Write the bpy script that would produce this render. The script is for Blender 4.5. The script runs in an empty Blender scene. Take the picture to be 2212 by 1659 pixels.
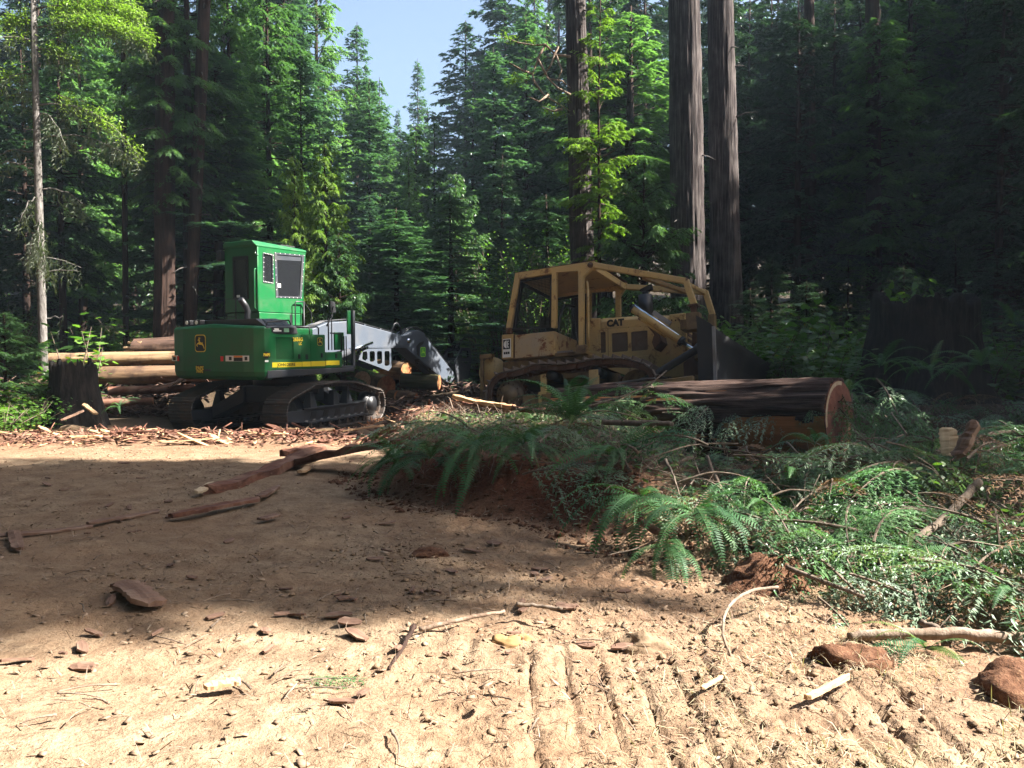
import bpy, math, random
import numpy as np
from mathutils import Vector, Matrix, Euler, Quaternion
R = math.radians
rnd = random.Random(7)
sc = bpy.context.scene
col = sc.collection

# ---------------------------------------------------------------- camera, sky, sun, exposure
CAM_H, FPX, HORPX = 1.65, 1841.0, 765.0            # eye height; focal length and horizon of a 2212 px wide view
TILT = math.atan((829.5 - HORPX) / FPX)
cam_data = bpy.data.cameras.new('camera')
cam = bpy.data.objects.new('camera', cam_data); col.objects.link(cam)
cam.location = (0, 0, CAM_H); cam.rotation_euler = (R(90) - TILT, 0, 0)
cam_data.sensor_width = 36; cam_data.lens = 18 / math.tan(R(31)); cam_data.clip_start = .05; cam_data.clip_end = 800
sc.camera = cam
SUN_EL, SUN_AZ = R(45.5), R(-5)                     # sun to the right, slightly behind the viewer
sun_dir = Vector((math.cos(SUN_EL) * math.cos(SUN_AZ), math.cos(SUN_EL) * math.sin(SUN_AZ), math.sin(SUN_EL)))
w = bpy.data.worlds.new('World'); sc.world = w; w.use_nodes = True
nt = w.node_tree; nt.nodes.clear()
sky = nt.nodes.new('ShaderNodeTexSky'); sky.sky_type = 'NISHITA'; sky.sun_disc = False
sky.sun_elevation = SUN_EL; sky.sun_rotation = R(90) - SUN_AZ; sky.air_density = 1.0; sky.dust_density = 3.5; sky.ozone_density = 1.0
bg = nt.nodes.new('ShaderNodeBackground'); bg.inputs[1].default_value = .05
wo = nt.nodes.new('ShaderNodeOutputWorld')
nt.links.new(sky.outputs[0], bg.inputs[0]); nt.links.new(bg.outputs[0], wo.inputs[0])
sl = bpy.data.lights.new('sun', 'SUN'); sl.energy = 5.0; sl.angle = R(.53); sl.color = (1, .95, .87)
so = bpy.data.objects.new('sun', sl); col.objects.link(so); so.rotation_euler = sun_dir.to_track_quat('Z', 'Y').to_euler()
sc.view_settings.view_transform = 'Standard'; sc.view_settings.look = 'None'
sc.view_settings.exposure = 2.6; sc.view_settings.gamma = 1
sc.cycles.max_bounces = 5; sc.cycles.diffuse_bounces = 2; sc.cycles.glossy_bounces = 2
sc.cycles.transmission_bounces = 3; sc.cycles.transparent_max_bounces = 6
sc.cycles.caustics_reflective = False; sc.cycles.caustics_refractive = False

_c, _s = math.cos(TILT), math.sin(TILT)
def PX(u, v, Y):
    """the place at distance Y that stands in line with the view point (u, v)"""
    dx = (u - 1106) / FPX; dz = -(v - 829.5) / FPX
    r = Vector((dx, _c + _s * dz, -_s + _c * dz)); t = Y / r.y
    return Vector((0, 0, CAM_H)) + r * t

# ---------------------------------------------------------------- naming helpers
def tag(o, label=None, cat=None, group=None, kind=None):
    if label: o['label'] = label
    if cat: o['category'] = cat
    if group: o['group'] = group
    if kind: o['kind'] = kind
    return o
def link(o, parent=None):
    col.objects.link(o)
    if parent is not None: o.parent = parent
    return o
def empty(name, loc=(0, 0, 0), rot=(0, 0, 0), parent=None):
    o = bpy.data.objects.new(name, None); o.location = loc; o.rotation_euler = rot; o.empty_display_size = .2
    return link(o, parent)
def add_mesh(name, V, F, mat, parent=None, smooth=False):
    me = bpy.data.meshes.new(name)
    V = np.asarray(V, dtype=np.float32)
    if isinstance(F, np.ndarray):
        k = F.shape[1]; n = len(F)
        me.vertices.add(len(V)); me.vertices.foreach_set('co', V.ravel())
        me.loops.add(n * k); me.loops.foreach_set('vertex_index', F.astype(np.int32).ravel())
        me.polygons.add(n); me.polygons.foreach_set('loop_start', np.arange(0, n * k, k, dtype=np.int32))
        me.update(calc_edges=True)
    else:
        me.from_pydata([tuple(map(float, v)) for v in V], [], [tuple(int(i) for i in f) for f in F]); me.update()
    if smooth: me.polygons.foreach_set('use_smooth', np.ones(len(me.polygons), dtype=bool))
    for m in (mat if isinstance(mat, (list, tuple)) else [mat]): me.materials.append(m)
    o = bpy.data.objects.new(name, me)
    return link(o, parent)
def dup(o, parent=None):
    c = o.copy(); col.objects.link(c); c.parent = parent
    for ch in o.children: dup(ch, c)
    return c
def bevel(o, wd=.015, seg=2):
    m = o.modifiers.new('bevel', 'BEVEL'); m.width = wd; m.segments = seg; m.limit_method = 'ANGLE'; m.angle_limit = R(35)
    return o

class MB:
    """collects shapes that form one part"""
    def __init__(s): s.V = []; s.F = []
    def raw(s, V, F):
        n = len(s.V); s.V += [tuple(v) for v in V]; s.F += [tuple(i + n for i in f) for f in F]; return s
    def box(s, x0, x1, y0, y1, z0, z1, M=None):
        V = [Vector(p) for p in ((x0,y0,z0),(x1,y0,z0),(x1,y1,z0),(x0,y1,z0),(x0,y0,z1),(x1,y0,z1),(x1,y1,z1),(x0,y1,z1))]
        if M is not None: V = [M @ p for p in V]
        return s.raw(V, [(3,2,1,0),(4,5,6,7),(0,1,5,4),(1,2,6,5),(2,3,7,6),(3,0,4,7)])
    def prism(s, pts, y0, y1):
        """outline in x, z with a thickness from y0 to y1"""
        a = sum(pts[i][0]*pts[(i+1)%len(pts)][1]-pts[(i+1)%len(pts)][0]*pts[i][1] for i in range(len(pts)))
        if a < 0: pts = pts[::-1]
        n = len(pts)
        V = [(x, y0, z) for x, z in pts] + [(x, y1, z) for x, z in pts]
        return s.raw(V, [tuple(range(n)), tuple(range(2*n-1, n-1, -1))] + [(i, i+n, (i+1)%n+n, (i+1)%n) for i in range(n)])
    def loft(s, rings, closed=True):
        n = len(rings[0]); V = [p for r in rings for p in r]; F = []
        for k in range(len(rings)-1):
            for i in range(n): F.append((k*n+i, k*n+(i+1)%n, (k+1)*n+(i+1)%n, (k+1)*n+i))
        if closed: F += [tuple(range(n-1, -1, -1)), tuple(range((len(rings)-1)*n, len(rings)*n))]
        return s.raw(V, F)
    def tube(s, pts, rad, n=8, caps=True):
        pts = [Vector(p) for p in pts]; m = len(pts)
        rad = rad if isinstance(rad, (list, tuple)) else [rad]*m
        rings = []; up = None
        for i, p in enumerate(pts):
            t = (pts[min(i+1, m-1)] - pts[max(i-1, 0)]).normalized()
            if up is None: up = t.orthogonal().normalized()
            up = (up - t*up.dot(t)).normalized(); b = t.cross(up)
            rings.append([p + (up*math.cos(a)+b*math.sin(a))*rad[i] for a in [2*math.pi*k/n for k in range(n)]])
        return s.loft(rings, caps)
    def cyl(s, p0, p1, r, n=16, r2=None): return s.tube([p0, p1], [r, r if r2 is None else r2], n)
    def beam(s, p0, p1, wd, ht, up=(0,0,1)):
        p0, p1 = Vector(p0), Vector(p1); t = (p1-p0).normalized(); sd = t.cross(Vector(up)).normalized(); u = sd.cross(t)
        q = [(-1,-1),(1,-1),(1,1),(-1,1)]
        return s.loft([[p + sd*a*wd/2 + u*b*ht/2 for a, b in q] for p in (p0, p1)])
    def build(s, name, mat, parent=None, smooth=False, bev=0):
        o = add_mesh(name, s.V, s.F, mat, parent, smooth)
        if bev: bevel(o, bev)
        return o

def plate(name, outer, holes, thick, mat, parent=None, axis='y', at=0., bev=0.):
    """sheet with openings: outline in (x, z) for axis y, (y, z) for axis x, (x, y) for axis z"""
    cu = bpy.data.curves.new('outline', 'CURVE'); cu.dimensions = '2D'; cu.fill_mode = 'BOTH'; cu.extrude = thick/2
    for P in [outer] + list(holes):
        sp = cu.splines.new('POLY'); sp.points.add(len(P)-1); sp.use_cyclic_u = True
        for q, p in zip(sp.points, P): q.co = (p[0], p[1], 0, 1)
    tmp = bpy.data.objects.new('outline', cu)
    me = bpy.data.meshes.new_from_object(tmp); bpy.data.objects.remove(tmp); bpy.data.curves.remove(cu)
    me.name = name
    if axis == 'y': M = Matrix(((1,0,0,0),(0,0,-1,at),(0,1,0,0),(0,0,0,1)))
    elif axis == 'x': M = Matrix(((0,0,1,at),(1,0,0,0),(0,1,0,0),(0,0,0,1)))
    else: M = Matrix.Translation((0,0,at))
    me.transform(M); me.materials.clear(); me.materials.append(mat)
    o = bpy.data.objects.new(name, me); link(o, parent)
    if bev: bevel(o, bev, 1)
    return o
def rrect(x0, x1, z0, z1, r=.04, n=3):
    P = []
    for cx, cz, a0 in ((x1-r, z1-r, 0), (x0+r, z1-r, 90), (x0+r, z0+r, 180), (x1-r, z0+r, 270)):
        for k in range(n+1):
            a = R(a0 + 90*k/n); P.append((cx+r*math.cos(a), cz+r*math.sin(a)))
    return P
def text(name, body, size, mat, parent, M, depth=.004, bold=0.):
    cu = bpy.data.curves.new('lettering', 'FONT'); cu.body = body; cu.size = size; cu.extrude = depth/2; cu.align_x = 'CENTER'; cu.align_y = 'CENTER'
    cu.offset = bold; cu.resolution_u = 3
    tmp = bpy.data.objects.new('lettering', cu)
    me = bpy.data.meshes.new_from_object(tmp); bpy.data.objects.remove(tmp); bpy.data.curves.remove(cu)
    me.name = name; me.transform(M); me.materials.clear(); me.materials.append(mat)
    return link(bpy.data.objects.new(name, me), parent)
def face_right(x, y, z):   # lettering plane facing local -y (the right-hand side of a machine)
    return Matrix(((1,0,0,x),(0,0,-1,y),(0,1,0,z),(0,0,0,1)))
def face_back(x, y, z):    # facing local -x, reads towards -y
    return Matrix(((0,0,-1,x),(-1,0,0,y),(0,1,0,z),(0,0,0,1)))

# labels that say where a look-alike stands, by things one can find in the picture
MARKS = [(158,840,'the left stump'),(90,500,'the pale spruce'),(356,600,'the thick left trunk'),(577,640,'the loader cab'),(470,750,'the loader counterweight'),(860,770,'the loader boom joint'),(985,500,'the young bright fir'),
         (1258,400,'the nearest bare trunk'),(1390,450,'the young fir over the canopy'),(1487,300,'the left of the paired trunks'),(1565,300,'the right of the paired trunks'),(1752,300,'the slim dark trunk'),(1888,300,'the dark trunk over the huge stump'),(2182,400,'the far right trunk'),
         (1992,720,'the huge stump'),(1250,930,'the largest fern'),(1500,1160,'the bright fern'),(1385,1095,'the drooping fern'),(930,1000,'the bank tip'),(1715,930,'the sawn log end'),(1990,1160,'the crooked pole'),
         (2020,1378,'the long horizontal pole'),(1620,1100,'the orange-tipped branch'),(1650,1260,'the red soil lump'),(2090,950,'the brown stake'),(2190,1500,'the corner root clump'),(600,1025,'the diagonal bark slab'),(460,1110,'the dark red bark strip'),
         (180,1150,'the long pale slab'),(298,1305,'the broad bark piece'),(870,1400,'the dark stick'),(990,1340,'the broken stick'),(1095,1402,'the ochre clod'),(1575,1350,'the arched stick'),(640,1470,'the lone pale bough'),(1165,1310,'the short dark stick'),
         (930,1205,'the orange soil patch'),(186,960,'the bright white splinter'),(405,965,'the long pale splinter'),(780,940,'the torn pale board'),(480,1507,'the flat pale splinter'),(1100,1150,'the foot of the cut bank'),(2055,1035,'the leafy cluster'),(0,1300,'the left edge'),(700,1620,'the bottom edge'),(2200,1200,'the right edge'),(1400,1600,'the bottom edge'),(200,30,'the top left corner'),(650,100,'the pointed green conifer'),(1006,200,'the large blue fir'),(2150,60,'the top right corner')]
_seen = {}
def where(prefix, u, v, forest=False):
    ms = sorted(MARKS, key=lambda m: math.hypot(m[0]-u, (m[1]-v)*(.3 if forest else 1.3)))
    for extra in range(3):
        m = ms[extra % 3]; dx, dy = u-m[0], v-m[1]; d = math.hypot(dx, dy)
        far = 'right by' if d < 45 else ('near' if d < 110 else 'some way from')
        side = ('right' if dx > 0 else 'left') if abs(dx) > abs(dy) else ('below' if dy > 0 else 'above')
        l = {'right': '%s, to the right of %s', 'left': '%s, to the left of %s', 'below': '%s, below %s', 'above': '%s, above %s'}[side] % (prefix + ('' if extra < 3 else ' lying'*0), m[2])
        if d >= 110: l = l.replace(', ', ', well ', 1) if side in ('below', 'above') else l.replace('to the', 'far to the')
        elif d < 45: l = l.replace('to the', 'just') .replace(' of ', ' of ')
        if l not in _seen: _seen[l] = 1; return l
    for a_, b_ in ((0,1),(0,2),(1,2),(0,3),(1,3),(0,4),(2,3),(1,4),(0,5)):
        for w_ in ('between', 'lying between', 'somewhere between'):
            l = '%s, %s %s and %s' % (prefix, w_, ms[a_][2], ms[b_][2])
            if l not in _seen and w_ == 'between' and len(l.split()) <= 16: _seen[l] = 1; return l
    l = '%s, between %s and %s' % (prefix, ms[0][2], ms[1][2])
    return l

# ---------------------------------------------------------------- materials
def mat(name, build):
    m = bpy.data.materials.new(name); m.use_nodes = True; t = m.node_tree; t.nodes.clear()
    out = t.nodes.new('ShaderNodeOutputMaterial')
    class N: pass
    n = N(); n.t = t
    def new(k, **kw):
        x = t.nodes.new(k)
        for a, b in kw.items(): setattr(x, a, b)
        return x
    n.new = new; n.lk = lambda a, b: t.links.new(a, b)
    def coord(kind='Object', scale=(1,1,1)):
        c = new('ShaderNodeTexCoord'); mp = new('ShaderNodeMapping'); mp.inputs['Scale'].default_value = scale
        t.links.new(c.outputs[kind], mp.inputs[0]); return mp.outputs[0]
    n.coord = coord
    def noise(vec, scale, detail=4, rough=.6, dist=0.):
        x = new('ShaderNodeTexNoise'); x.inputs['Scale'].default_value = scale; x.inputs['Detail'].default_value = detail
        x.inputs['Roughness'].default_value = rough; x.inputs['Distortion'].default_value = dist
        if vec is not None: t.links.new(vec, x.inputs['Vector'])
        return x.outputs['Fac']
    n.noise = noise
    def ramp(fac, stops, interp='LINEAR'):
        x = new('ShaderNodeValToRGB'); cr = x.color_ramp; cr.interpolation = interp
        while len(cr.elements) < len(stops): cr.elements.new(.5)
        for e, (p, c) in zip(cr.elements, stops):
            e.position = p; e.color = (*c, 1) if len(c) == 3 else c
        t.links.new(fac, x.inputs[0]); return x.outputs[0]
    n.ramp = ramp
    def mix(f, a, b, mode='MIX'):
        x = new('ShaderNodeMix', data_type='RGBA', blend_type=mode)
        for s, v in ((x.inputs[0], f), (x.inputs[6], a), (x.inputs[7], b)):
            if hasattr(v, 'is_output') or hasattr(v, 'links'): t.links.new(v, s)
            elif isinstance(v, (int, float)): s.default_value = v
            else: s.default_value = (*v, 1)
        return x.outputs[2]
    n.mix = mix
    def bump(h, strength=.5, dist=.02, nrm=None):
        x = new('ShaderNodeBump'); x.inputs['Strength'].default_value = strength; x.inputs['Distance'].default_value = dist
        t.links.new(h, x.inputs['Height'])
        if nrm is not None: t.links.new(nrm, x.inputs['Normal'])
        return x.outputs[0]
    n.bump = bump
    def prin(color, rough=.6, metal=0., spec=.5, normal=None):
        x = new('ShaderNodeBsdfPrincipled')
        for k, v in (('Base Color', color), ('Roughness', rough), ('Metallic', metal), ('Specular IOR Level', spec)):
            s = x.inputs[k]
            if hasattr(v, 'links'): t.links.new(v, s)
            elif isinstance(v, (int, float)): s.default_value = v
            else: s.default_value = (*v, 1)
        if normal is not None: t.links.new(normal, x.inputs['Normal'])
        return x.outputs[0]
    n.prin = prin
    t.links.new(build(n), out.inputs[0])
    return m

def m_paint(name, c, rough=.35, dirt=(.12,.09,.06), amount=.25, metal=0.):
    def b(n):
        v = n.coord(); a = n.noise(v, 2.2, 6, .65); d = n.noise(v, 18, 4, .6)
        f = n.ramp(a, [(.45, (0,0,0)), (.75, (amount,)*3)])
        cc = n.mix(f, c, dirt)
        cc = n.mix(n.ramp(d, [(.62,(0,0,0)),(.8,(amount*.6,)*3)]), cc, dirt)
        r = n.ramp(a, [(.3,(rough,)*3),(.8,(min(1,rough+.3),)*3)])
        return n.prin(cc, r, metal)
    return mat(name, b)
def m_rusty(name, c, c2, rust=(.11,.04,.018), lo=.55, hi=.68, rough=.55):
    def b(n):
        v = n.coord(); a = n.noise(v, 3.5, 8, .72, .4); f = n.noise(v, 1.3, 5, .6); g = n.noise(v, 26, 5, .7)
        cc = n.mix(n.ramp(f, [(.4,(0,0,0)),(.65,(1,1,1))]), c, c2)
        cc = n.mix(n.ramp(a, [(lo,(0,0,0)),(hi,(1,1,1))]), cc, rust)
        cc = n.mix(n.ramp(g, [(.6,(0,0,0)),(.72,(.8,.8,.8))]), cc, (.05,.03,.02))
        return n.prin(cc, rough, 0, .4, n.bump(a, .25, .01))
    return mat(name, b)
def m_plain(name, c, rough=.5, metal=0., spec=.5): return mat(name, lambda n: n.prin(c, rough, metal, spec))
def m_bark(name, c1, c2, c3, fissure=9, stretch=.12, bump=1., axis=2):
    def b(n):
        s = [1, 1, 1]; s[axis] = stretch
        v = n.coord('Object', tuple(s)); a = n.noise(v, fissure, 6, .65, .3); g = n.noise(v, fissure*4, 4, .7); p = n.noise(n.coord(), 1.1, 4)
        cc = n.ramp(a, [(.34, c1), (.52, c2), (.7, c3)])
        cc = n.mix(n.ramp(p, [(.45,(0,0,0)),(.7,(.5,.5,.5))]), cc, c3)
        h = n.mix(.3, a, g)
        return n.prin(cc, .95, 0, .15, n.bump(h, bump, .05))
    return mat(name, b)
def m_leaf(name, c1, c2, c3=None, trans=.35, rough=.42, spec=.5, scale=.8):
    def b(n):
        v = n.coord('Object'); a = n.noise(v, scale, 3, .6); oi = n.new('ShaderNodeObjectInfo')
        f = n.new('ShaderNodeMath', operation='ADD'); n.lk(a, f.inputs[0])
        g = n.new('ShaderNodeMath', operation='MULTIPLY_ADD'); n.lk(oi.outputs['Random'], g.inputs[0]); g.inputs[1].default_value = .3; g.inputs[2].default_value = -.15
        n.lk(g.outputs[0], f.inputs[1])
        cc = n.ramp(f.outputs[0], [(.35, c1), (.65, c2)])
        if c3: 
            b2 = n.noise(v, 3.1, 2, .5); cc = n.mix(n.ramp(b2, [(.66,(0,0,0)),(.74,(1,1,1))]), cc, c3)
        p = n.prin(cc, rough, 0, spec)
        tr = n.new('ShaderNodeBsdfTranslucent')
        tc = n.mix(1., cc, (1.0, 1.25, .45), 'MULTIPLY'); n.lk(tc, tr.inputs[0])
        mx = n.new('ShaderNodeMixShader'); mx.inputs[0].default_value = trans
        n.lk(p, mx.inputs[1]); n.lk(tr.outputs[0], mx.inputs[2])
        return mx.outputs[0]
    return mat(name, b)
def m_wood(name, c1, c2, c3, axis=0, scale=6, rough=.8):
    def b(n):
        s = [6, 6, 6]; s[axis] = .5
        v = n.coord('Object', tuple(s)); a = n.noise(v, scale*.4, 6, .65, .2); p = n.noise(n.coord(), 2.5, 5)
        cc = n.ramp(a, [(.35, c1), (.6, c2)]); cc = n.mix(n.ramp(p, [(.5,(0,0,0)),(.68,(.9,.9,.9))]), cc, c3)
        return n.prin(cc, rough, 0, .25, n.bump(a, .8, .015))
    return mat(name, b)

def b_dirt(n):
    g = n.new('ShaderNodeNewGeometry').outputs['Position']
    big = n.noise(g, .45, 5, .6); mid = n.noise(g, 3.5, 6, .65); fine = n.noise(g, 28, 5, .7); sp = n.noise(g, 90, 2, .6)
    c = n.ramp(mid, [(.3, (.12,.078,.048)), (.5, (.22,.155,.1)), (.72, (.31,.235,.155))])
    c = n.mix(n.ramp(big, [(.42,(0,0,0)),(.62,(.6,.6,.6))]), c, (.2,.12,.07))
    c = n.mix(n.ramp(fine, [(.3,(.8,.8,.8)),(.45,(0,0,0))]), c, (.08,.05,.032))
    c = n.mix(n.ramp(sp, [(.66,(0,0,0)),(.74,(.7,.7,.7))]), c, (.36,.3,.23))
    at = n.new('ShaderNodeAttribute', attribute_name='red')          # where the raw red subsoil of the cut bank lies
    c = n.mix(at.outputs['Fac'], c, n.ramp(fine, [(.3,(.07,.022,.012)),(.7,(.19,.075,.04))]))
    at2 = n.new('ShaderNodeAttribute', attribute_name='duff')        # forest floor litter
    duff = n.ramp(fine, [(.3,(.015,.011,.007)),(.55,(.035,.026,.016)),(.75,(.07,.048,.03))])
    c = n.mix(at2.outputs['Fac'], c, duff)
    h = n.mix(.45, mid, fine)
    nrm = n.bump(h, .9, .05); nrm = n.bump(sp, .5, .008, nrm)
    return n.prin(c, .97, 0, .12, nrm)
M_dirt = mat('dirt', b_dirt)
M_clod = mat('clod', lambda n: n.prin(n.ramp(n.noise(n.new('ShaderNodeNewGeometry').outputs['Position'], 6, 5), [(.35,(.12,.08,.05)),(.55,(.2,.14,.09)),(.7,(.27,.19,.12))]), .97, 0, .1, n.bump(n.noise(n.coord(), 40, 4), .8, .01)))
M_green = m_paint('green_paint', (.007,.105,.03), .28, (.07,.075,.045), .4)
M_yellow = m_plain('yellow_stripe', (.75,.6,.03), .4)
M_black = m_plain('black_plastic', (.012,.012,.014), .45)
M_dark = m_paint('dark_frame', (.035,.04,.05), .4, (.09,.07,.05), .4)
M_boom = m_paint('grey_boom_paint', (.062,.076,.1), .45, (.1,.09,.08), .35)
M_steel = m_rusty('track_steel', (.05,.045,.042), (.085,.07,.06), (.12,.07,.045), .5, .7, .5)
M_chrome = m_plain('chrome', (.7,.75,.8), .12, 1.)
M_white = m_plain('white_decal', (.75,.75,.72), .5)
M_red = m_plain('red_reflector', (.6,.02,.02), .3)
M_orange = m_plain('orange_decal', (.8,.25,.03), .5)
M_decal_y = m_plain('deer_yellow', (.7,.5,.04), .45)
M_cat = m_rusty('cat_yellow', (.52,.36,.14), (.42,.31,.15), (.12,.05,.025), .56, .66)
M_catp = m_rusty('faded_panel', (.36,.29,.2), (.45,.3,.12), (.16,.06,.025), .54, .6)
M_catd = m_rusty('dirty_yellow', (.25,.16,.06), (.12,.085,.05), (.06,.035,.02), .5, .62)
M_rust = m_rusty('rusty_track', (.08,.04,.022), (.11,.055,.03), (.045,.025,.018), .5, .65, .75)
M_pad = m_rusty('worn_shoe', (.2,.17,.15), (.12,.09,.07), (.08,.045,.03), .55, .7, .45)
M_grille = m_rusty('brown_grille', (.09,.06,.04), (.13,.1,.07), (.06,.03,.02), .5, .7)
M_blade = m_rusty('blade_steel', (.018,.02,.024), (.032,.03,.028), (.045,.03,.02), .55, .75, .6)
M_edge = m_rusty('worn_and_lit_edge', (.28,.28,.29), (.16,.14,.13), (.12,.07,.05), .6, .7, .35)  # bare worn steel, also the paint for edges that catch light
def b_glass(n):
    g = n.new('ShaderNodeBsdfGlossy'); g.inputs['Roughness'].default_value = .06; g.inputs[0].default_value = (.8,.85,.9,1)
    t = n.new('ShaderNodeBsdfTransparent'); t.inputs[0].default_value = (.42,.45,.47,1)
    d = n.new('ShaderNodeBsdfDiffuse'); d.inputs[0].default_value = (.12,.13,.15,1)
    a = n.new('ShaderNodeMixShader'); a.inputs[0].default_value = .1; n.lk(t.outputs[0], a.inputs[1]); n.lk(d.outputs[0], a.inputs[2])
    fr = n.new('ShaderNodeFresnel'); fr.inputs[0].default_value = 1.5
    m = n.new('ShaderNodeMixShader'); n.lk(fr.outputs[0], m.inputs[0]); n.lk(a.outputs[0], m.inputs[1]); n.lk(g.outputs[0], m.inputs[2])
    return m.outputs[0]
M_glass = mat('tinted_polycarbonate', b_glass)
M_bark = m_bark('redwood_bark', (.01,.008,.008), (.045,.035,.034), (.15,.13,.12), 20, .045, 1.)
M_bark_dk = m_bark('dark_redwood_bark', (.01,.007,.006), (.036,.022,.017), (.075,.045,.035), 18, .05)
M_barkred = m_bark('log_bark', (.012,.008,.007), (.05,.03,.024), (.12,.08,.065), 16, .05, 1., 0)
M_twig = m_bark('branch_bark', (.05,.035,.025), (.13,.1,.075), (.2,.16,.13), 14, .4, .4)
M_twiglt = m_bark('pale_branch', (.1,.065,.045), (.2,.145,.105), (.3,.24,.19), 14, .4, .4)
M_snag = m_bark('spruce_bark', (.04,.035,.03), (.12,.11,.1), (.22,.2,.19), 16, .3, .5)
M_heart = m_wood('heartwood', (.2,.06,.025), (.42,.15,.06), (.22,.16,.07))
M_sap = m_wood('sapwood', (.4,.3,.19), (.5,.4,.27), (.4,.26,.14))
M_peel = m_wood('peeled_log', (.17,.11,.06), (.3,.2,.11), (.08,.045,.03))
M_splint = m_wood('splintered_wood', (.34,.2,.1), (.48,.33,.19), (.32,.14,.07))
M_chip = m_wood('bark_chip', (.1,.055,.037), (.19,.115,.08), (.27,.19,.14))
M_slabbark = m_wood('bark_slab', (.06,.026,.017), (.16,.068,.042), (.22,.13,.09))
M_stump = m_bark('old_stump', (.008,.007,.007), (.022,.019,.017), (.05,.042,.036), 12, .12)
M_barkdeb = m_wood('dark_debris', (.03,.018,.013), (.09,.05,.035), (.16,.1,.07))
M_logbrown = m_wood('brown_log', (.08,.045,.025), (.17,.105,.06), (.05,.028,.02))
M_expo = m_wood('torn_orange_wood', (.5,.17,.06), (.7,.28,.11), (.35,.22,.09))
M_palechip = m_wood('pale_small_chip', (.13,.085,.055), (.24,.165,.11), (.33,.25,.17))
M_moss = m_bark('mossy_bark', (.03,.03,.012), (.07,.075,.03), (.12,.09,.06), 9, .1, .8, 0)
L_red = m_leaf('redwood_needles', (.065,.135,.06), (.14,.25,.1), None, .5, .38, .6)
L_blue = m_leaf('blue_fir_needles', (.05,.11,.075), (.095,.185,.12), None, .42, .4, .6)
L_hem = m_leaf('hemlock_needles', (.12,.2,.04), (.22,.32,.06), None, .5, .45, .4)
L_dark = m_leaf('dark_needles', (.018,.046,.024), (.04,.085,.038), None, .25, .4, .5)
L_broad = m_leaf('maple_leaves', (.06,.14,.03), (.14,.25,.05), (.3,.2,.03), .45, .35, .5)
L_fern = m_leaf('fern_fronds', (.045,.12,.05), (.09,.2,.065), None, .35, .55, .3)
L_bough = m_leaf('cut_bough_needles', (.045,.11,.04), (.1,.2,.07), None, .32, .4, .55, 2.)
L_lichen = m_leaf('lichen', (.1,.12,.085), (.18,.2,.15), None, .2, .8, .2)
L_salal = m_leaf('salal_leaves', (.05,.11,.025), (.12,.2,.05), (.3,.22,.03), .35, .42, .45, 6.)
L_straw = m_leaf('dry_straw', (.28,.23,.14), (.42,.36,.25), (.14,.18,.07), .2, .7, .2, 2.)

# ---------------------------------------------------------------- terrain height
def _hash(ix, iy, seed):
    h = (ix.astype(np.int64)*374761393 + iy.astype(np.int64)*668265263 + seed*1442695041) & 0x7fffffff
    h = (h ^ (h >> 13)) * 1274126177 & 0x7fffffff
    return ((h ^ (h >> 16)) & 0xffff) / 65535.0
def vnoise(x, y, seed=0):
    x = np.asarray(x, float); y = np.asarray(y, float)
    ix = np.floor(x); iy = np.floor(y); fx = x-ix; fy = y-iy
    fx = fx*fx*(3-2*fx); fy = fy*fy*(3-2*fy); ix = ix.astype(np.int64); iy = iy.astype(np.int64)
    a = _hash(ix, iy, seed); b = _hash(ix+1, iy, seed); c = _hash(ix, iy+1, seed); d = _hash(ix+1, iy+1, seed)
    return (a*(1-fx)+b*fx)*(1-fy) + (c*(1-fx)+d*fx)*fy - .5
def fbm(x, y, o=4, seed=0):
    s = 0; a = 1.
    for k in range(o): s = s + a*vnoise(np.asarray(x)*2**k+17*k, np.asarray(y)*2**k-9*k, seed+k); a *= .52
    return s
def sstep(a, b, x): t = np.clip((np.asarray(x, float)-a)/(b-a), 0, 1); return t*t*(3-2*t)
TOE = np.array([(-3.2,17.5),(-2.1,14.5),(-1.95,11.2),(-.9,9.2),(.5,8.35),(1.0,7.3),(1.9,6.5),(2.7,5.2),(3.6,4.4),(5.2,3.6),(12,2.5)])
def inside_bank(x, y):
    """signed distance past the toe of the cut bank (positive on the bank)"""
    x = np.asarray(x, float); y = np.asarray(y, float)
    best = np.full(np.broadcast(x, y).shape, 1e9); sign = np.ones_like(best)
    for (ax, ay), (bx, by) in zip(TOE[:-1], TOE[1:]):
        dx, dy = bx-ax, by-ay; L = math.hypot(dx, dy)
        t = np.clip(((x-ax)*dx+(y-ay)*dy)/L**2, 0, 1); d = np.hypot(x-ax-t*dx, y-ay-t*dy)
        cr = (dx*(y-ay)-dy*(x-ax))/L
        m = d < best; best = np.where(m, d, best); sign = np.where(m, np.where(cr > 0, 1., -1.), sign)
    return best*sign
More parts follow.
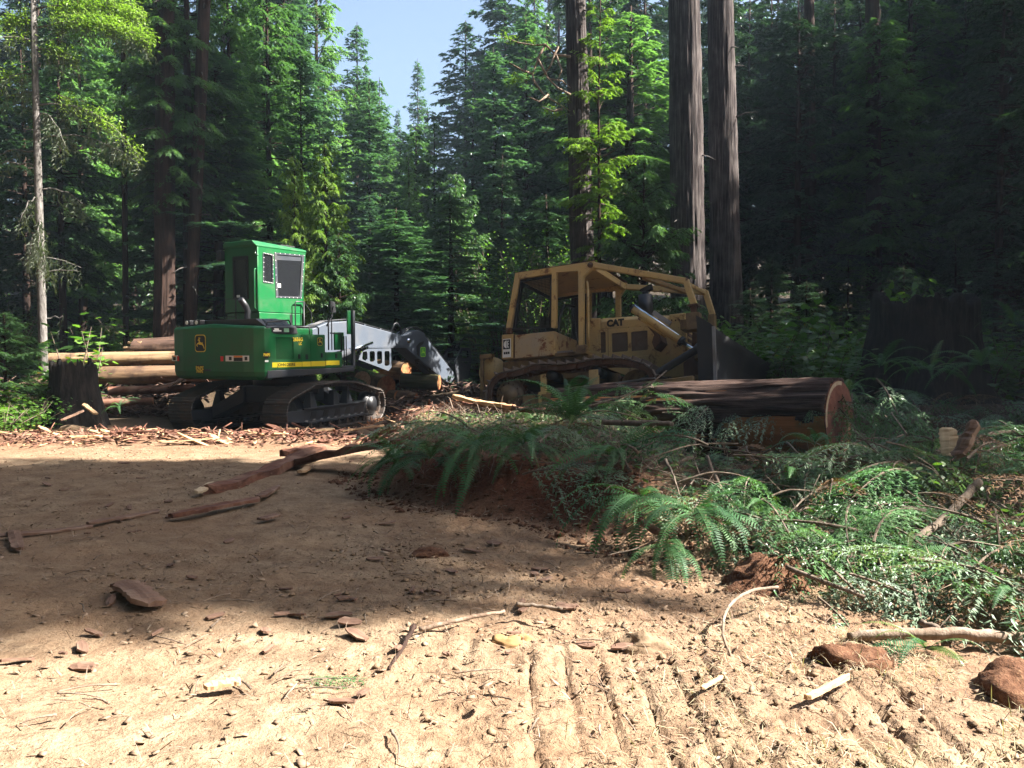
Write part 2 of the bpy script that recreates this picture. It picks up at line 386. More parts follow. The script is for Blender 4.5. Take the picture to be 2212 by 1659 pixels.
def gh(x, y, detail=True):
    x = np.asarray(x, float); y = np.asarray(y, float)
    z = .10*fbm(x*.22, y*.22, 3, 3)
    d = inside_bank(x, y) + .25*fbm(x*.9, y*.9, 3, 8)
    steep = sstep(7.2, 8.6, y)
    rise = steep*((.55-.64*sstep(1.2, 3.0, x)*sstep(8.5, 10, y)*(1-sstep(13.2, 15, y)))*sstep(-.05, .75, d)) + (1-steep)*(.12*sstep(0, .9, d) + .3*sstep(.8, 3.4, d))
    rise = rise * (1-.35*sstep(17, 21, y)) 
    z = z + rise*sstep(-4.0, -1.5, x)
    # berm of torn bark in front of the loader
    z = z + .10*np.exp(-((y-(16.6+.08*x))/.9)**2)*sstep(-12, -8, x)*(1-sstep(-3.4, -2.4, x))
    # level pad under the loader tracks
    pad = np.exp(-(((x+5.6)/3.2)**4+((y-21.8)/3.2)**4)); z = z*(1-pad) - .17*pad
    # ground under the bulldozer follows its tracks
    pd = np.exp(-(((x-1.6)/2.6)**4+((y-18.0)/1.9)**4)); z = z*(1-pd) + pd*(.29 + .02*(x+.6) - .12*(y-17.2))
    # slash heap beneath the log decks
    z = z + .75*sstep(22.6, 25.5, y)*(1-sstep(-8, -6.2, x))*sstep(-24, -12, x)
    z = z + .16*sstep(25.8, 27.5, y)*sstep(-7, -5, x)*(1-sstep(4, 8, x))
    # land climbs behind the clearing
    z = z + .14*np.clip(y-40, 0, None) + .05*np.clip(np.abs(x)-30, 0, None)
    z = z + .5*fbm(x*.08, y*.08, 3, 5)*sstep(26, 45, y)
    if detail:
        near = 1-sstep(12, 30, y)
        z = z + .05*fbm(x*1.6, y*1.6, 3, 11)*(.4+.6*near)
        rough = .35 + .65*sstep(-1.8, .2, x) + .5*sstep(0, .4, d)
        z = z + near*rough*(.045*np.abs(fbm(x*6, y*6, 3, 21)) + .02*fbm(x*17, y*17, 3, 31))
        # cleat prints of a crawler in the foreground
        for (cx, w_, y0, y1, ph) in ((.6, .7, 3.0, 4.9, 0.), (1.75, .38, 3.3, 4.7, .5)):
            m = sstep(cx-w_, cx-w_+.12, x)*(1-sstep(cx+w_-.12, cx+w_, x))*sstep(y0, y0+.3, y)*(1-sstep(y1-.3, y1, y))
            g = np.abs(((x + .06*vnoise(y*3, x*0, 5))*5.2+ph) % 1 - .5)
            z = z - m*.06*np.clip(1-g*9, 0, 1)*(vnoise(x*5, y*2.3, 77)+.75)
    return z
def G(x, y): return float(gh(x, y, False))
def on_ground(u, v):
    """where the view ray through (u, v) meets the ground"""
    Y = 3.
    while Y < 200:
        p = PX(u, v, Y)
        if p.z <= G(p.x, p.y): p.z = float(gh(p.x, p.y)); return p
        Y += .04 if Y < 14 else .1
    return p

def axis_lines(segs):
    o = []
    for a, b, st in segs:
        n = max(1, int(round((b-a)/st))); o += list(a + (b-a)*np.arange(n)/n)
    return np.array(o + [segs[-1][1]])
xs = axis_lines([(-300,-60,20),(-60,-22,2),(-22,-9,.25),(-9,-3.2,.06),(-3.2,4.2,.02),(4.2,9,.06),(9,22,.25),(22,60,2),(60,300,20)])
ys = axis_lines([(-60,-4,4),(-4,2.8,.2),(2.8,6.6,.02),(6.6,10.5,.028),(10.5,18,.06),(18,30,.15),(30,60,1),(60,140,4),(140,500,30)])
GX, GY = np.meshgrid(xs, ys)
GZ = gh(GX, GY)
nx, ny = len(xs), len(ys)
idx = np.arange(nx*ny).reshape(ny, nx)
FQ = np.stack([idx[:-1,:-1], idx[:-1,1:], idx[1:,1:], idx[1:,:-1]], -1).reshape(-1, 4)
ground = add_mesh('ground', np.stack([GX, GY, GZ], -1).reshape(-1, 3), FQ, M_dirt, None, True)
tag(ground, kind='structure')
dd = inside_bank(GX, GY)
redv = np.exp(-((dd-.32)/.42)**2)*sstep(7.2, 8.6, GY)*(1-sstep(13, 16, GY))*sstep(-2.2, -1.2, GX)
redv = np.clip(redv + .35*sstep(-1.5, 1.5, GX)*(1-sstep(2.5,6,np.abs(GY-7.5)))*.6 + .5*np.exp(-((GY-(16.4+.08*GX))/1.3)**2)*(1-sstep(-2,0,GX)), 0, 1)
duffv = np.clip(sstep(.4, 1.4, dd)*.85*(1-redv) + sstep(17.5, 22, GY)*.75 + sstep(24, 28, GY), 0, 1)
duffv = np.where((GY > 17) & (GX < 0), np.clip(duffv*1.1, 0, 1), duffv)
for nm, arr in (('red', redv), ('duff', duffv)):
    at = ground.data.attributes.new(nm, 'FLOAT', 'POINT'); at.data.foreach_set('value', arr.reshape(-1).astype(np.float32))

# ---------------------------------------------------------------- crawler tracks
def loop_points(poly, pitch):
    P = [np.array(p, float) for p in poly]; P.append(P[0])
    L = [0.]
    for a, b in zip(P[:-1], P[1:]): L.append(L[-1]+np.hypot(*(b-a)))
    n = int(round(L[-1]/pitch)); out = []
    def at(s):
        s = s % L[-1]
        for i in range(len(P)-1):
            if s <= L[i+1]: return P[i]+(P[i+1]-P[i])*(s-L[i])/max(1e-9, L[i+1]-L[i])
        return P[-1]
    st = L[-1]/n
    for k in range(n):
        p = at(k*st); t = at(k*st+st*.45)-at(k*st-st*.45); t /= np.hypot(*t); out.append((p, t))
    return out, st
def arc(cx, cz, r, a0, a1, n=10): return [(cx+r*math.cos(R(a0+(a1-a0)*k/n)), cz+r*math.sin(R(a0+(a1-a0)*k/n))) for k in range(n+1)]
def crawler_track(root, path, pitch, y, width, m_shoe, m_link, shoe_bm, link_h=.09, link_y=(.16,.07), rotz=0, holes=False):
    pts, st = loop_points(path, pitch)
    Mz = Matrix.Rotation(rotz, 4, 'Z')
    ln = MB()
    for i, (p, t) in enumerate(pts):
        n = np.array([-t[1], t[0]])   # inward for a counter-clockwise loop
        M = Matrix(((t[0],0,n[0],p[0]),(0,1,0,y),(t[1],0,n[1],p[1]),(0,0,0,1)))
        for s in (-1, 1):
            yy = s*link_y[0]; e = .015*(i%2)
            ln.box(-st*.49, st*.49, yy-link_y[1]/2-e, yy+link_y[1]/2-e, .012, link_h, M)
            ln.box(-st*.2, st*.2, yy-link_y[1]/2-.02, yy+link_y[1]/2+.02, link_h*.35, link_h*.8, M)
        ln.tube([M @ Vector((0, -link_y[0]-.05, link_h*.6)), M @ Vector((0, link_y[0]+.05, link_h*.6))], link_h*.2, 6)
    tr = ln.build('track_chain', m_link, root)
    tr.rotation_euler.z = rotz
    me = None
    for i, (p, t) in enumerate(pts):
        if me is None:
            so_ = shoe_bm.build('track_shoe', m_shoe, tr); bevel(so_, .006, 1); me = so_.data; o = so_
        else:
            o = so_.copy(); col.objects.link(o); o.parent = tr
        n = np.array([-t[1], t[0]])
        o.matrix_local = Matrix(((t[0],0,n[0],p[0]),(0,1,0,y),(t[1],0,n[1],p[1]),(0,0,0,1)))
    return tr

# ---------------------------------------------------------------- green log loader
def deer(root, M, sc_, yel, blk):
    """black badge, yellow rim and a leaping deer, flat print of the badge"""
    rim = MB(); blkm = MB(); dr = MB()
    def badge(s):
        return [(x*s, z*s) for x, z in rrect(-.5, .5, -.56, .56, .2, 4)]
    out = []
    for nm, pts, d, m_ in (('emblem_rim', badge(1.), .004, yel), ('emblem_field', badge(.9), .008, blk)):
        b = MB(); V = [M @ Vector((x*sc_, z*sc_, 0)) for x, z in pts]; n_ = (M.to_3x3() @ Vector((0,0,1))).normalized()
        k = len(pts)
        b.raw([v for v in V] + [v + n_*d for v in V], [tuple(range(k, 2*k))] + [(i, (i+1)%k, (i+1)%k+k, i+k) for i in range(k)])
        out.append(b.build(nm, m_, root))
    polys = [[(-.36,-.08),(-.3,.0),(-.18,.04),(-.12,.1),(-.14,.2),(-.24,.2),(-.2,.27),(-.1,.3),(-.02,.26),(0,.1),(.14,.06),(.24,.04),(.3,.1),(.27,.0),(.38,-.16),(.46,-.36),(.4,-.4),(.3,-.2),(.2,-.12),(.08,-.1),(-.04,-.1),(-.1,-.08),(-.2,-.05),(-.28,-.1),(-.24,-.24),(-.28,-.25),(-.38,-.14)],
             [(-.1,.3),(-.16,.36),(-.15,.46),(-.12,.38),(-.06,.35),(-.04,.46),(-.01,.37),(.05,.42),(.02,.33),(-.04,.29)]]
    n_ = (M.to_3x3() @ Vector((0,0,1))).normalized()
    from mathutils.geometry import tessellate_polygon
    for P in polys:
        V3 = [Vector((x, z, 0)) for x, z in P]; T = tessellate_polygon([V3])
        V = [M @ Vector((x*sc_*.92, z*sc_*.92, 0)) + n_*.012 for x, z in P]
        dr.raw(V, T)
    dr.build('emblem_deer', yel, root)

EX = empty('log_loader', (-5.785, 21.711, -.15), Euler((0, -.008, 1.0517)))
EX.rotation_mode = 'XYZ'
tag(EX, 'green and grey tracked log loader with a tall raised cab, parked on the dirt', 'log loader')
# counterweight: rounded back, chamfered foot
def cw_ring(z, ins, top=0):
    P = [(-1.75,1.5-ins),(-2.12+ins*.5,1.5-ins),(-2.24+ins,1.36),(-2.28+ins,1.0),(-2.30+ins,0),(-2.28+ins,-1.0),(-2.24+ins,-1.28),(-2.10+ins*.5,-1.48+ins),(-1.97,-1.5+ins),(-1.75,-1.48+ins)]
    return [Vector((x, y, z + top*(1-abs(y)/1.6))) for x, y in P]
cw = MB().loft([cw_ring(1.23,.16), cw_ring(1.3,.04), cw_ring(1.42,0), cw_ring(2.4,0,.03), cw_ring(2.44,.05,.08)]).build('counterweight', M_green, EX, False, .02)
MB().box(-2.306,-2.30, -1.2,-.45, 1.655,1.785).build('warning_decal', M_white, cw)
MB().box(-2.312,-2.30, -1.0,-.72, 1.66,1.74).build('decal_panel', M_black, cw)
MB().box(-2.312,-2.30, -1.0,-.72, 1.745,1.78).build('decal_stripe', M_orange, cw)
for yy in (-.6,-1.1): MB().box(-2.314,-2.306, yy-.05,yy+.03, 1.68,1.76).build('decal_symbol', M_black, cw)
MB().box(-2.31,-2.295, -.37,-.29, 1.655,1.77).build('reflector', M_red, cw)
MB().box(-2.31,-2.29, 1.14,1.19, 1.655,1.77).build('reflector', M_red, cw)
MB().box(-2.304,-2.27, 1.2,1.38, 1.655,1.79).build('warning_decal', M_white, cw)
MB().box(-2.312,-2.29, 1.24,1.33, 1.67,1.75).build('decal_panel', M_black, cw)
MB().box(-2.312,-2.29, 1.24,1.33, 1.755,1.785).build('decal_stripe', M_orange, cw)
MB().box(-2.306,-2.28, .29,.53, 1.375,1.56).build('dealer_plate', M_black, cw)
text('dealer_lettering', 'PAPE', .12, M_decal_y, cw, face_back(-2.31,.41,1.49), .004, .004)
text('dealer_lettering', 'PAPE', .1, M_decal_y, cw, face_back(-2.31,.41,1.415), .004, .004)
MB().box(-2.306,-2.28, .04,.26, 1.43,1.47).build('serial_plate', M_dark, cw)
deer(cw, face_back(-2.301,.38,2.07), .36, M_decal_y, M_black)
MB().box(-2.12,-2.02,-1.507,-1.495, 1.72,1.87).build('dealer_plate', M_black, cw)
text('dealer_lettering', 'PAPE', .09, M_decal_y, cw, face_right(-2.07,-1.509,1.8), .004, .004)
MB().box(-2.12,-2.02,-1.507,-1.495, 1.64,1.68).build('serial_plate', M_white, cw)
# house
MB().prism([(-2.04,1.26),(.95,1.36),(.95,1.455),(-2.04,1.455)], -1.5, 1.5).build('swing_frame', M_dark, EX, False, .02)
MB().box(-1.75,-.5,-1.44,1.46,1.46,2.42).build('engine_housing', M_green, EX, False, .02)
MB().box(-.5,-.15,-1.44,-.45,1.46,2.24).build('pump_housing', M_green, EX, False, .02)
MB().box(-2.0,.92,-.44,.36,1.455,1.7).build('boom_mount', M_dark, EX, False, .02)
def door(x0, x1, z0, z1, holes=()):
    return plate('side_door', rrect(x0, x1, z0, z1, .02, 2), holes, .04, M_green, EX, 'y', -1.48, .006)
d1 = door(-1.96,-.955,1.465,2.265,[rrect(-1.92,-1.22,1.69,2.2,.02,2)])
d2 = door(-.945,-.655,1.465,2.265); d3 = door(-.645,-.15,1.465,2.275)
MB().box(-1.95,-1.2,-1.452,-1.442,1.67,2.22).build('grille_backing', M_black, d1)
g = MB()
for k in range(26): 
    z = 1.69 + .51*(k+.5)/26; g.box(-1.92,-1.22,-1.478,-1.468,z-.0035,z+.0035)
for k in range(24):
    x = -1.92 + .7*(k+.5)/24
    for j in range(26):
        xx = x + (.0145 if j%2 else 0); z0 = 1.69+.51*j/26; g.box(xx-.004,xx+.004,-1.478,-1.468,z0,z0+.51/26)
tag(g.build('grille_mesh', M_green, d1), kind='stuff')
bx = MB().box(-.14,.47,-1.5,-1.0,1.465,1.85).build('toolbox', M_green, EX, False, .02)
MB().box(-1.9,-.957,-1.506,-1.5,1.512,1.625).build('stripe', M_yellow, d1)
MB().box(-.943,-.657,-1.506,-1.5,1.512,1.63).build('stripe', M_yellow, d2)
MB().box(-.643,-.152,-1.506,-1.5,1.512,1.635).build('stripe', M_yellow, d3)
MB().box(-.138,.36,-1.506,-1.5,1.53,1.64).build('stripe', M_yellow, bx)
text('maker_lettering', 'JOHN DEERE', .1, M_black, d1, face_right(-1.46,-1.508,1.567), .003, .002)
text('model_lettering', '2656G', .12, M_decal_y, d1, face_right(-1.075,-1.503,2.15), .004, .003)
text('model_lettering', 'LC', .085, M_decal_y, d1, face_right(-1.0,-1.503,2.05), .004, .003)
deer(d3, face_right(-.33,-1.502,2.105), .17, M_decal_y, M_black)
for xx, zz, dd_ in ((-1.04,1.76,d1),(-.27,1.78,d3),(.25,1.76,bx)): MB().box(xx-.04,xx+.02,-1.53,-1.5,zz-.06,zz+.05).build('latch', M_black, dd_, False, .01)
MB().box(-.83,-.74,-1.505,-1.5,1.68,1.8).build('latch_plate', M_black, d2)
# black engine hood
hd = MB()
hd.loft([[Vector(p) for p in ((-2.04,-1.49,2.28),(-1.06,-1.49,2.28),(-1.06,1.3,2.28),(-2.04,1.3,2.28))],
         [Vector(p) for p in ((-2.04,-1.49,2.43),(-1.1,-1.49,2.45),(-1.06,1.3,2.45),(-2.04,1.3,2.45))],
         [Vector(p) for p in ((-2.06,-1.16,2.62),(-1.4,-1.16,2.64),(-1.3,1.1,2.64),(-2.06,1.1,2.62))]])
hood = hd.build('engine_hood', M_dark, EX, False, .015)
for k in range(3):
    for j in range(2):
        y0 = -1.44+.12*j; z0 = 2.465+.075*j
        V = [(-1.95+.26*k+.04*j, y0, z0), (-1.72+.26*k+.02*j, y0, z0+.003), (-1.74+.25*k+.02*j, y0+.11, z0+.068), (-1.95+.25*k+.05*j, y0+.11, z0+.066)]
        MB().raw([(a,b,c+.012) for a,b,c in V]+V, [(0,1,2,3),(4,5,1,0),(5,6,2,1),(6,7,3,2),(7,4,0,3)]).build('vent_panel', M_black, hood)
MB().box(-1.9,-1.2,-1.499,-1.49,2.31,2.42).build('decal_panel', M_black, hood)
MB().box(-1.52,-1.36,-1.503,-1.499,2.32,2.41).build('spec_sticker', m_plain('sticker_green',(.2,.4,.25)), hood)
MB().box(-1.85,-1.6,-1.503,-1.499,2.33,2.36).box(-1.82,-1.68,-1.503,-1.499,2.365,2.4).build('spec_sticker', M_white, hood)
MB().box(-2.1,-.5,-1.15,1.2,2.42,2.5).build('hood_base', M_black, EX)
for yy, s in ((.95,1),(.62,1.2)):
    lamp = MB().box(-2.2,-2.0,yy-.1*s,yy+.1*s,2.5,2.62).build('work_lamp', M_black, EX, False, .02)
    MB().cyl((-2.2,yy,2.56),(-2.212,yy,2.56),.045).build('lens', M_white, lamp)
MB().tube([(-1.22,0,2.6),(-1.2,0,2.86),(-1.26,0,2.96),(-1.42,0,3.13)], [.075,.075,.08,.075], 14).build('exhaust_pipe', M_black, EX, True)
MB().cyl((-1.42,0,3.13),(-1.425,0,3.135),.06,14).build('exhaust_opening', M_black, EX)
r = MB()
r.tube([(-2.0,-1.44,2.46),(-1.97,-1.44,2.54),(-1.3,-1.44,2.6),(-1.24,-1.44,2.5)], .018, 6)
r.tube([(-1.14,-1.44,2.45),(-.36,-1.44,2.46),(-.31,-1.44,2.44),(-.31,-1.44,2.28)], .018, 6)
r.tube([(-.62,-1.44,2.46),(-.62,-1.44,2.28)], .016, 6)
r.build('handrail', M_black, EX, True)
MB().tube([(-.7,1.35,2.5),(-.7,1.35,3.2),(-.7,.95,3.2),(-.7,.95,2.5)], .016, 6).tube([(-.7,1.35,2.75),(-.7,.95,2.75)], .012, 6).build('handrail', M_black, EX, True)
MB().tube([(.72,.3,1.7),(.72,.3,3.14),(.76,.3,3.18),(1.06,.3,3.18),(1.1,.3,3.12),(1.32,.3,2.9),(1.34,.3,1.8)], .018, 6).tube([(1.04,.3,3.18),(1.04,.3,1.8)], .018, 6).build('handrail', M_black, EX, True)
# cab on its riser
cab = MB().box(-.46,1.05,.38,1.54,1.46,2.86).build('cab_riser', M_green, EX, False, .02)
MB().box(.6,.68,.374,.38,1.9,2.84).build('door_seam', M_black, cab)
side = [(-.46,2.875),(1.06,2.875),(1.22,4.5),(-.46,4.5)]
wins = [rrect(-.32,.03,3.61,4.36,.03,2), [(.09,4.40),(1.15,4.43),(1.03,3.28),(.12,3.26)]]
for yy, nm in ((.4, 'cab_side_wall'), (1.52, 'cab_side_wall')):
    wl = plate(nm, side, wins, .04, M_green, EX, 'y', yy, .008)
    sgn = -1 if yy < 1 else 1; yo = yy + sgn*.024
    for W_ in wins:
        c = (sum(p[0] for p in W_)/len(W_), sum(p[1] for p in W_)/len(W_))
        inner = [(c[0]+(p[0]-c[0])*.86, c[1]+(p[1]-c[1])*.93) for p in W_]; outer = [(c[0]+(p[0]-c[0])*1.02, c[1]+(p[1]-c[1])*1.01) for p in W_]
        fr = plate('window_frame', outer, [inner], .016, M_dark, wl, 'y', yo)
        MB().prism(inner, yy-.006, yy+.006).build('window_glass', M_glass, wl)
        if yy < 1:
            b = MB()
            for i in range(len(W_)) if len(W_) == 4 else (0,3,6,9):
                p, q = outer[i], outer[(i+1)%len(outer)] if len(W_) == 4 else outer[(i+3)%len(outer)]
                for k in range(6): 
                    t = k/6; x_ = p[0]+(q[0]-p[0])*t; z_ = p[1]+(q[1]-p[1])*t
                    x_ = c[0]+(x_-c[0])*.96; z_ = c[1]+(z_-c[1])*.98
                    b.cyl((x_, yo-.008, z_), (x_, yo-.018, z_), .009, 6)
            b.build('window_bolts', M_white, wl)
    if yy < 1:
        MB().prism([(.1,4.22),(1.13,4.27),(1.14,4.41),(.1,4.39)], yy-.012, yy-.008).build('sun_strip', M_dark, wl)
        MB().box(.16,.3,yy-.012,yy-.008,3.52,3.62).build('window_label', M_white, wl)
bw = plate('cab_rear_wall', [(.38,2.875),(1.54,2.875),(1.54,4.5),(.38,4.5)], [rrect(.7,1.24,3.2,4.28,.03,2)], .04, M_green, EX, 'x', -.48, .008)
plate('window_frame', rrect(.69,1.25,3.19,4.29,.03,2), [rrect(.74,1.2,3.24,4.22,.03,2)], .016, M_black, bw, 'x', -.504)
MB().box(-.486,-.474,.72,1.22,3.22,4.26).build('window_glass', M_glass, bw)
text('maker_lettering', 'JOHN DEERE', .085, M_dark, bw, face_back(-.506,.97,4.22), .003)
MB().box(-.5,-.488,1.03,1.13,3.25,3.31).build('window_label', M_white, bw)
plate('cab_front_wall', [(.38,2.875),(1.54,2.875),(1.54,4.5),(.38,4.5)], [rrect(.48,1.44,3.0,4.4,.04,2)], .04, M_green, EX, 'x', 1.1, .008)
MB().loft([[Vector(p) for p in ((-.5,.375,4.5),(1.24,.375,4.5),(1.24,1.545,4.5),(-.5,1.545,4.5))],[Vector(p) for p in ((-.56,.37,4.54),(1.27,.38,4.56),(1.27,1.55,4.56),(-.56,1.55,4.54))],
           [Vector(p) for p in ((-.56,.5,4.66),(1.24,.5,4.6),(1.24,1.5,4.6),(-.56,1.5,4.66))]]).build('cab_roof', M_green, EX, False, .02)
MB().box(-.44,1.0,.42,1.5,2.88,2.92).build('cab_floor', M_black, EX)
MB().box(.0,.5,.75,1.2,2.92,3.3).box(-.05,.1,.75,1.2,3.3,3.95).box(.5,.62,1.22,1.3,2.92,3.5).box(.5,.62,.66,.72,2.92,3.5).build('operator_seat', M_black, EX, False, .03)
MB().tube([(-.52,.42,3.95),(-.56,.42,3.93),(-.56,.44,2.98),(-.52,.44,2.94)], .02, 6).build('grab_rail', M_green, EX, True)
l_ = MB().box(-.62,-.46,1.56,1.72,4.2,4.46).build('work_lamp', M_black, EX, False, .02)
MB().box(.5,1.0,.55,1.4,4.6,4.66).build('roof_light_bar', M_black, EX, False, .01)
MB().tube([(-.48,.44,4.42),(-.53,.42,4.32),(-.5,.35,4.28)], .016, 6).build('antenna_bracket', M_chrome, EX)
# guard, steps and screen at the right front
MB().box(.9,.985,-1.5,-1.42,1.455,2.9).box(.47,.9,-1.5,-.6,1.455,1.5).build('guard_post', M_dark, EX, False, .008)
MB().box(.76,.895,-1.44,-1.4,2.3,2.9).box(.55,.895,-1.2,-1.15,1.9,2.35).build('guard_panel', M_green, EX, False, .01)
MB().tube([(.5,-1.45,1.5),(.5,-1.45,2.26),(.46,-1.45,2.3),(.1,-1.45,2.32)], .018, 6).tube([(.86,-1.3,1.5),(.86,-1.3,2.25),(.78,-1.3,2.25),(.78,-1.3,1.5)], .015, 6).tube([(.2,-1.3,1.9),(.2,-1.3,2.7)], .02, 6).tube([(.32,-1.3,1.9),(.32,-1.3,2.8)], .016, 6).build('step_rail', M_black, EX, True)
MB().tube([(.25,-1.2,2.5),(.45,-1.2,2.75),(.5,-1.2,3.0)], .02, 6).loft([[Vector((.42,-1.2,2.85)),Vector((.62,-1.18,2.85)),Vector((.66,-1.12,3.12)),Vector((.46,-1.14,3.14))],[Vector((.42,-1.14,2.85)),Vector((.62,-1.12,2.85)),Vector((.66,-1.06,3.12)),Vector((.46,-1.08,3.14))]]).build('mirror', M_black, EX)
# boom
boom = MB().prism([(.24,1.6),(.24,2.3),(1.29,2.62),(2.13,2.69),(2.43,2.65),(4.37,2.36),(4.77,2.26),(4.96,2.05),(4.73,1.98),(2.43,1.96),(1.0,1.75)], -.28, .28).build('boom', M_boom, EX, False, .02)
h = MB()
for k, yy in enumerate((-.2,-.12,-.04)):
    h.tube([(.4,yy,2.4),(1.3,yy,2.67),(2.15,yy,2.74),(2.45,yy,2.7),(4.2,yy,2.42)], .018, 5)
    h.tube([(4.2+.02*k,yy,2.42),(4.28+.12*k,yy,2.66),(4.42+.12*k,yy,2.7),(4.55+.12*k,yy,2.6),(4.6+.14*k,yy,2.36)], .018, 6)
h.build('hydraulic_hose', M_black, boom, True)
for x_ in (2.9,3.6): MB().box(x_-.04,x_+.04,-.24,0,2.58-.15*(x_-2.7),2.66-.15*(x_-2.7)).build('hose_clamp', M_dark, boom)
MB().prism([(4.3,2.31),(4.62,2.29),(4.83,2.18),(4.83,2.03),(4.62,2.0),(4.3,2.03),(4.24,2.1),(4.24,2.24)], -.31, -.28).build('joint_boss', M_boom, boom, False, .008)
MB().cyl((4.83,-.36,2.16),(4.83,-.24,2.16),.075,14).build('pivot_pin', M_chrome, boom, True)
MB().box(2.45,4.9,-.30,.30,1.955,1.985).build('boom_flange', M_boom, boom)
for yy in (-.4,.4):
    cy = MB().cyl((.8,yy,1.5),(2.0,yy,1.85),.085,14).build('boom_cylinder', M_dark, EX, True)
    MB().cyl((2.0,yy,1.85),(3.0,yy,2.1),.05,12).build('cylinder_rod', M_chrome, cy, True)
hl = [(2.55,1.62),(2.66,1.82),(2.84,1.93),(3.98,1.94),(4.0,1.39),(3.85,1.28)]
holes = [[(2.7,1.84),(2.86,1.86),(2.9,1.8),(2.9,1.64),(2.84,1.58),(2.67,1.64)], rrect(3.0,3.23,1.56,1.86,.05,2), rrect(3.33,3.56,1.49,1.86,.05,2), rrect(3.67,3.91,1.43,1.86,.05,2)]
for yy in (-.3,.3): plate('heel_plate', hl, holes, .03, M_boom, EX, 'y', yy, .005)
MB().box(3.84,3.98,-.28,.28,1.32,1.42).box(2.6,2.7,-.28,.28,1.62,1.75).build('heel_crossbar', M_boom, EX)
arm = MB().prism([(4.73,1.97),(4.64,2.30),(4.8,2.36),(5.1,2.46),(5.45,2.5),(5.72,2.42),(5.85,2.27),(7.38,1.14),(7.47,1.0),(7.2,.8),(6.95,.84)], -.25, .25).build('arm', M_boom, EX, False, .02)
MB().prism([(5.35,1.75),(5.32,2.0),(5.5,2.12),(5.72,2.16),(5.66,2.06),(5.48,2.0),(5.44,1.68)], -.258, -.252).build('arm_slot_shade', M_black, arm)  # flat black plate paints the shade in the arm's slot
deer(arm, face_right(5.66,-.253,1.82), .27, m_plain('deer_lime', (.45,.8,.06)), m_plain('deer_green', (.1,.4,.06)))
hh = MB()
for yy in (-.15,-.06,.03): hh.tube([(4.75,yy,2.36),(5.1,yy,2.54),(5.45,yy,2.6),(5.75,yy,2.5),(5.9,yy,2.36),(7.2,yy,1.38),(7.5,yy,1.55)], .018, 5)
hh.build('hydraulic_hose', M_black, arm, True)
cy = MB().cyl((5.5,-.1,1.62),(6.75,-.1,.95),.075,14).build('arm_cylinder', M_dark, EX, True)
MB().cyl((6.75,-.1,.95),(7.5,-.1,.48),.035,10).build('cylinder_rod', M_chrome, cy, True)
for p in ((5.5,1.63),(5.93,1.44),(6.12,1.3)): MB().cyl((p[0],-.24,p[1]),(p[0],-.1,p[1]),.05,12).build('cylinder_fitting', M_chrome, cy, True)
MB().tube([(5.35,-.05,1.85),(5.55,-.05,1.7),(5.62,-.05,1.45)], .05, 8).build('cylinder_bracket', M_dark, EX)
# heel-and-grapple head standing on the ground
for yy in (-.3,.26): plate('grapple_arm', [(7.72,1.9),(7.8,1.95),(8.2,1.95),(8.32,1.85),(8.36,1.58),(8.1,.5),(7.9,.05),(7.55,.1),(7.6,.5),(7.4,1.2),(7.36,1.5)], [rrect(7.75,8.15,1.62,1.85,.04,2)], .05, M_dark, EX, 'y', yy, .006)
MB().box(7.5,8.2,-.27,.23,.9,1.4).box(7.7,8.25,-.27,.23,1.5,1.6).build('grapple_head', M_dark, EX, False, .02)
MB().tube([(7.75,-.1,1.9),(7.85,-.05,2.05),(8.05,0,2.02),(8.2,.05,1.85),(8.1,.1,1.6)], .035, 8).tube([(7.8,.1,1.85),(7.95,.1,2.0),(8.15,.1,1.9),(8.2,.1,1.6)], .03, 8).tube([(7.95,.0,1.95),(8.4,0,2.3),(8.9,.05,2.32),(9.3,.1,2.2)], .02, 6).build('hydraulic_hose', M_black, EX, True)
tn = MB()
ring = []
for k in range(9):
    x_ = 6.75+1.7*k/8; zt = .17-.34*abs((x_-7.45)/.95)**1.8
    ring.append([Vector((x_, y_, zt + dz)) for y_, dz in ((-.55,-.03),(.5,-.03),(.5,.02),(-.55,.02))])
tn.loft(ring).build('grapple_tine', M_blade, EX, False, .008)
MB().tube([(x_, -.56, .17-.34*abs((x_-7.45)/.95)**1.8+.015) for x_ in [7.4+1.05*k/6 for k in range(7)]], .015, 6).build('lit_tine_edge', M_edge, EX)  # pale rim paints the light along the tine's edge
# undercarriage turned 10.7 degrees against the house
DY = .187
und = empty('undercarriage', (0,0,0), (0,0,DY), EX)
MB().cyl((0,0,1.0),(0,0,1.25),.78,32).build('swing_bearing', M_black, und, True)
b = MB()
for k in range(40):
    a = 2*math.pi*k/40; b.cyl((.72*math.cos(a),.72*math.sin(a),1.249),(.72*math.cos(a),.72*math.sin(a),1.27),.02,5)
b.build('bearing_bolts', M_edge, und)
carb = MB().box(-.85,.85,-.75,.75,.62,1.02)
for sx in (-1, 1):
    for sy in (-1, 1):
        carb.loft([[Vector((sx*.5, sy*.55, .62)), Vector((sx*.95, sy*.55, .62)), Vector((sx*.95, sy*.55, 1.0)), Vector((sx*.5, sy*.55, 1.0))],
                   [Vector((sx*.9, sy*1.2, .22)), Vector((sx*1.4, sy*1.2, .22)), Vector((sx*1.4, sy*1.2, .5)), Vector((sx*.9, sy*1.2, .5))]])
carb.build('car_body', M_dark, und, False, .02)
shoe = MB().box(-.095,.095,-.33,.33,-.03,0)
for x_ in (-.08,-.005,.07): shoe.box(x_-.008,x_+.008,-.33,.33,-.055,-.03)
tp = [(-1.87,.03),(1.9,.03)] + arc(1.9,.45,.42,-80,50,8) + [(.8,1.05),(-.1,1.09),(-1.13,1.06)] + arc(-1.9,.45,.42,128,262,9)
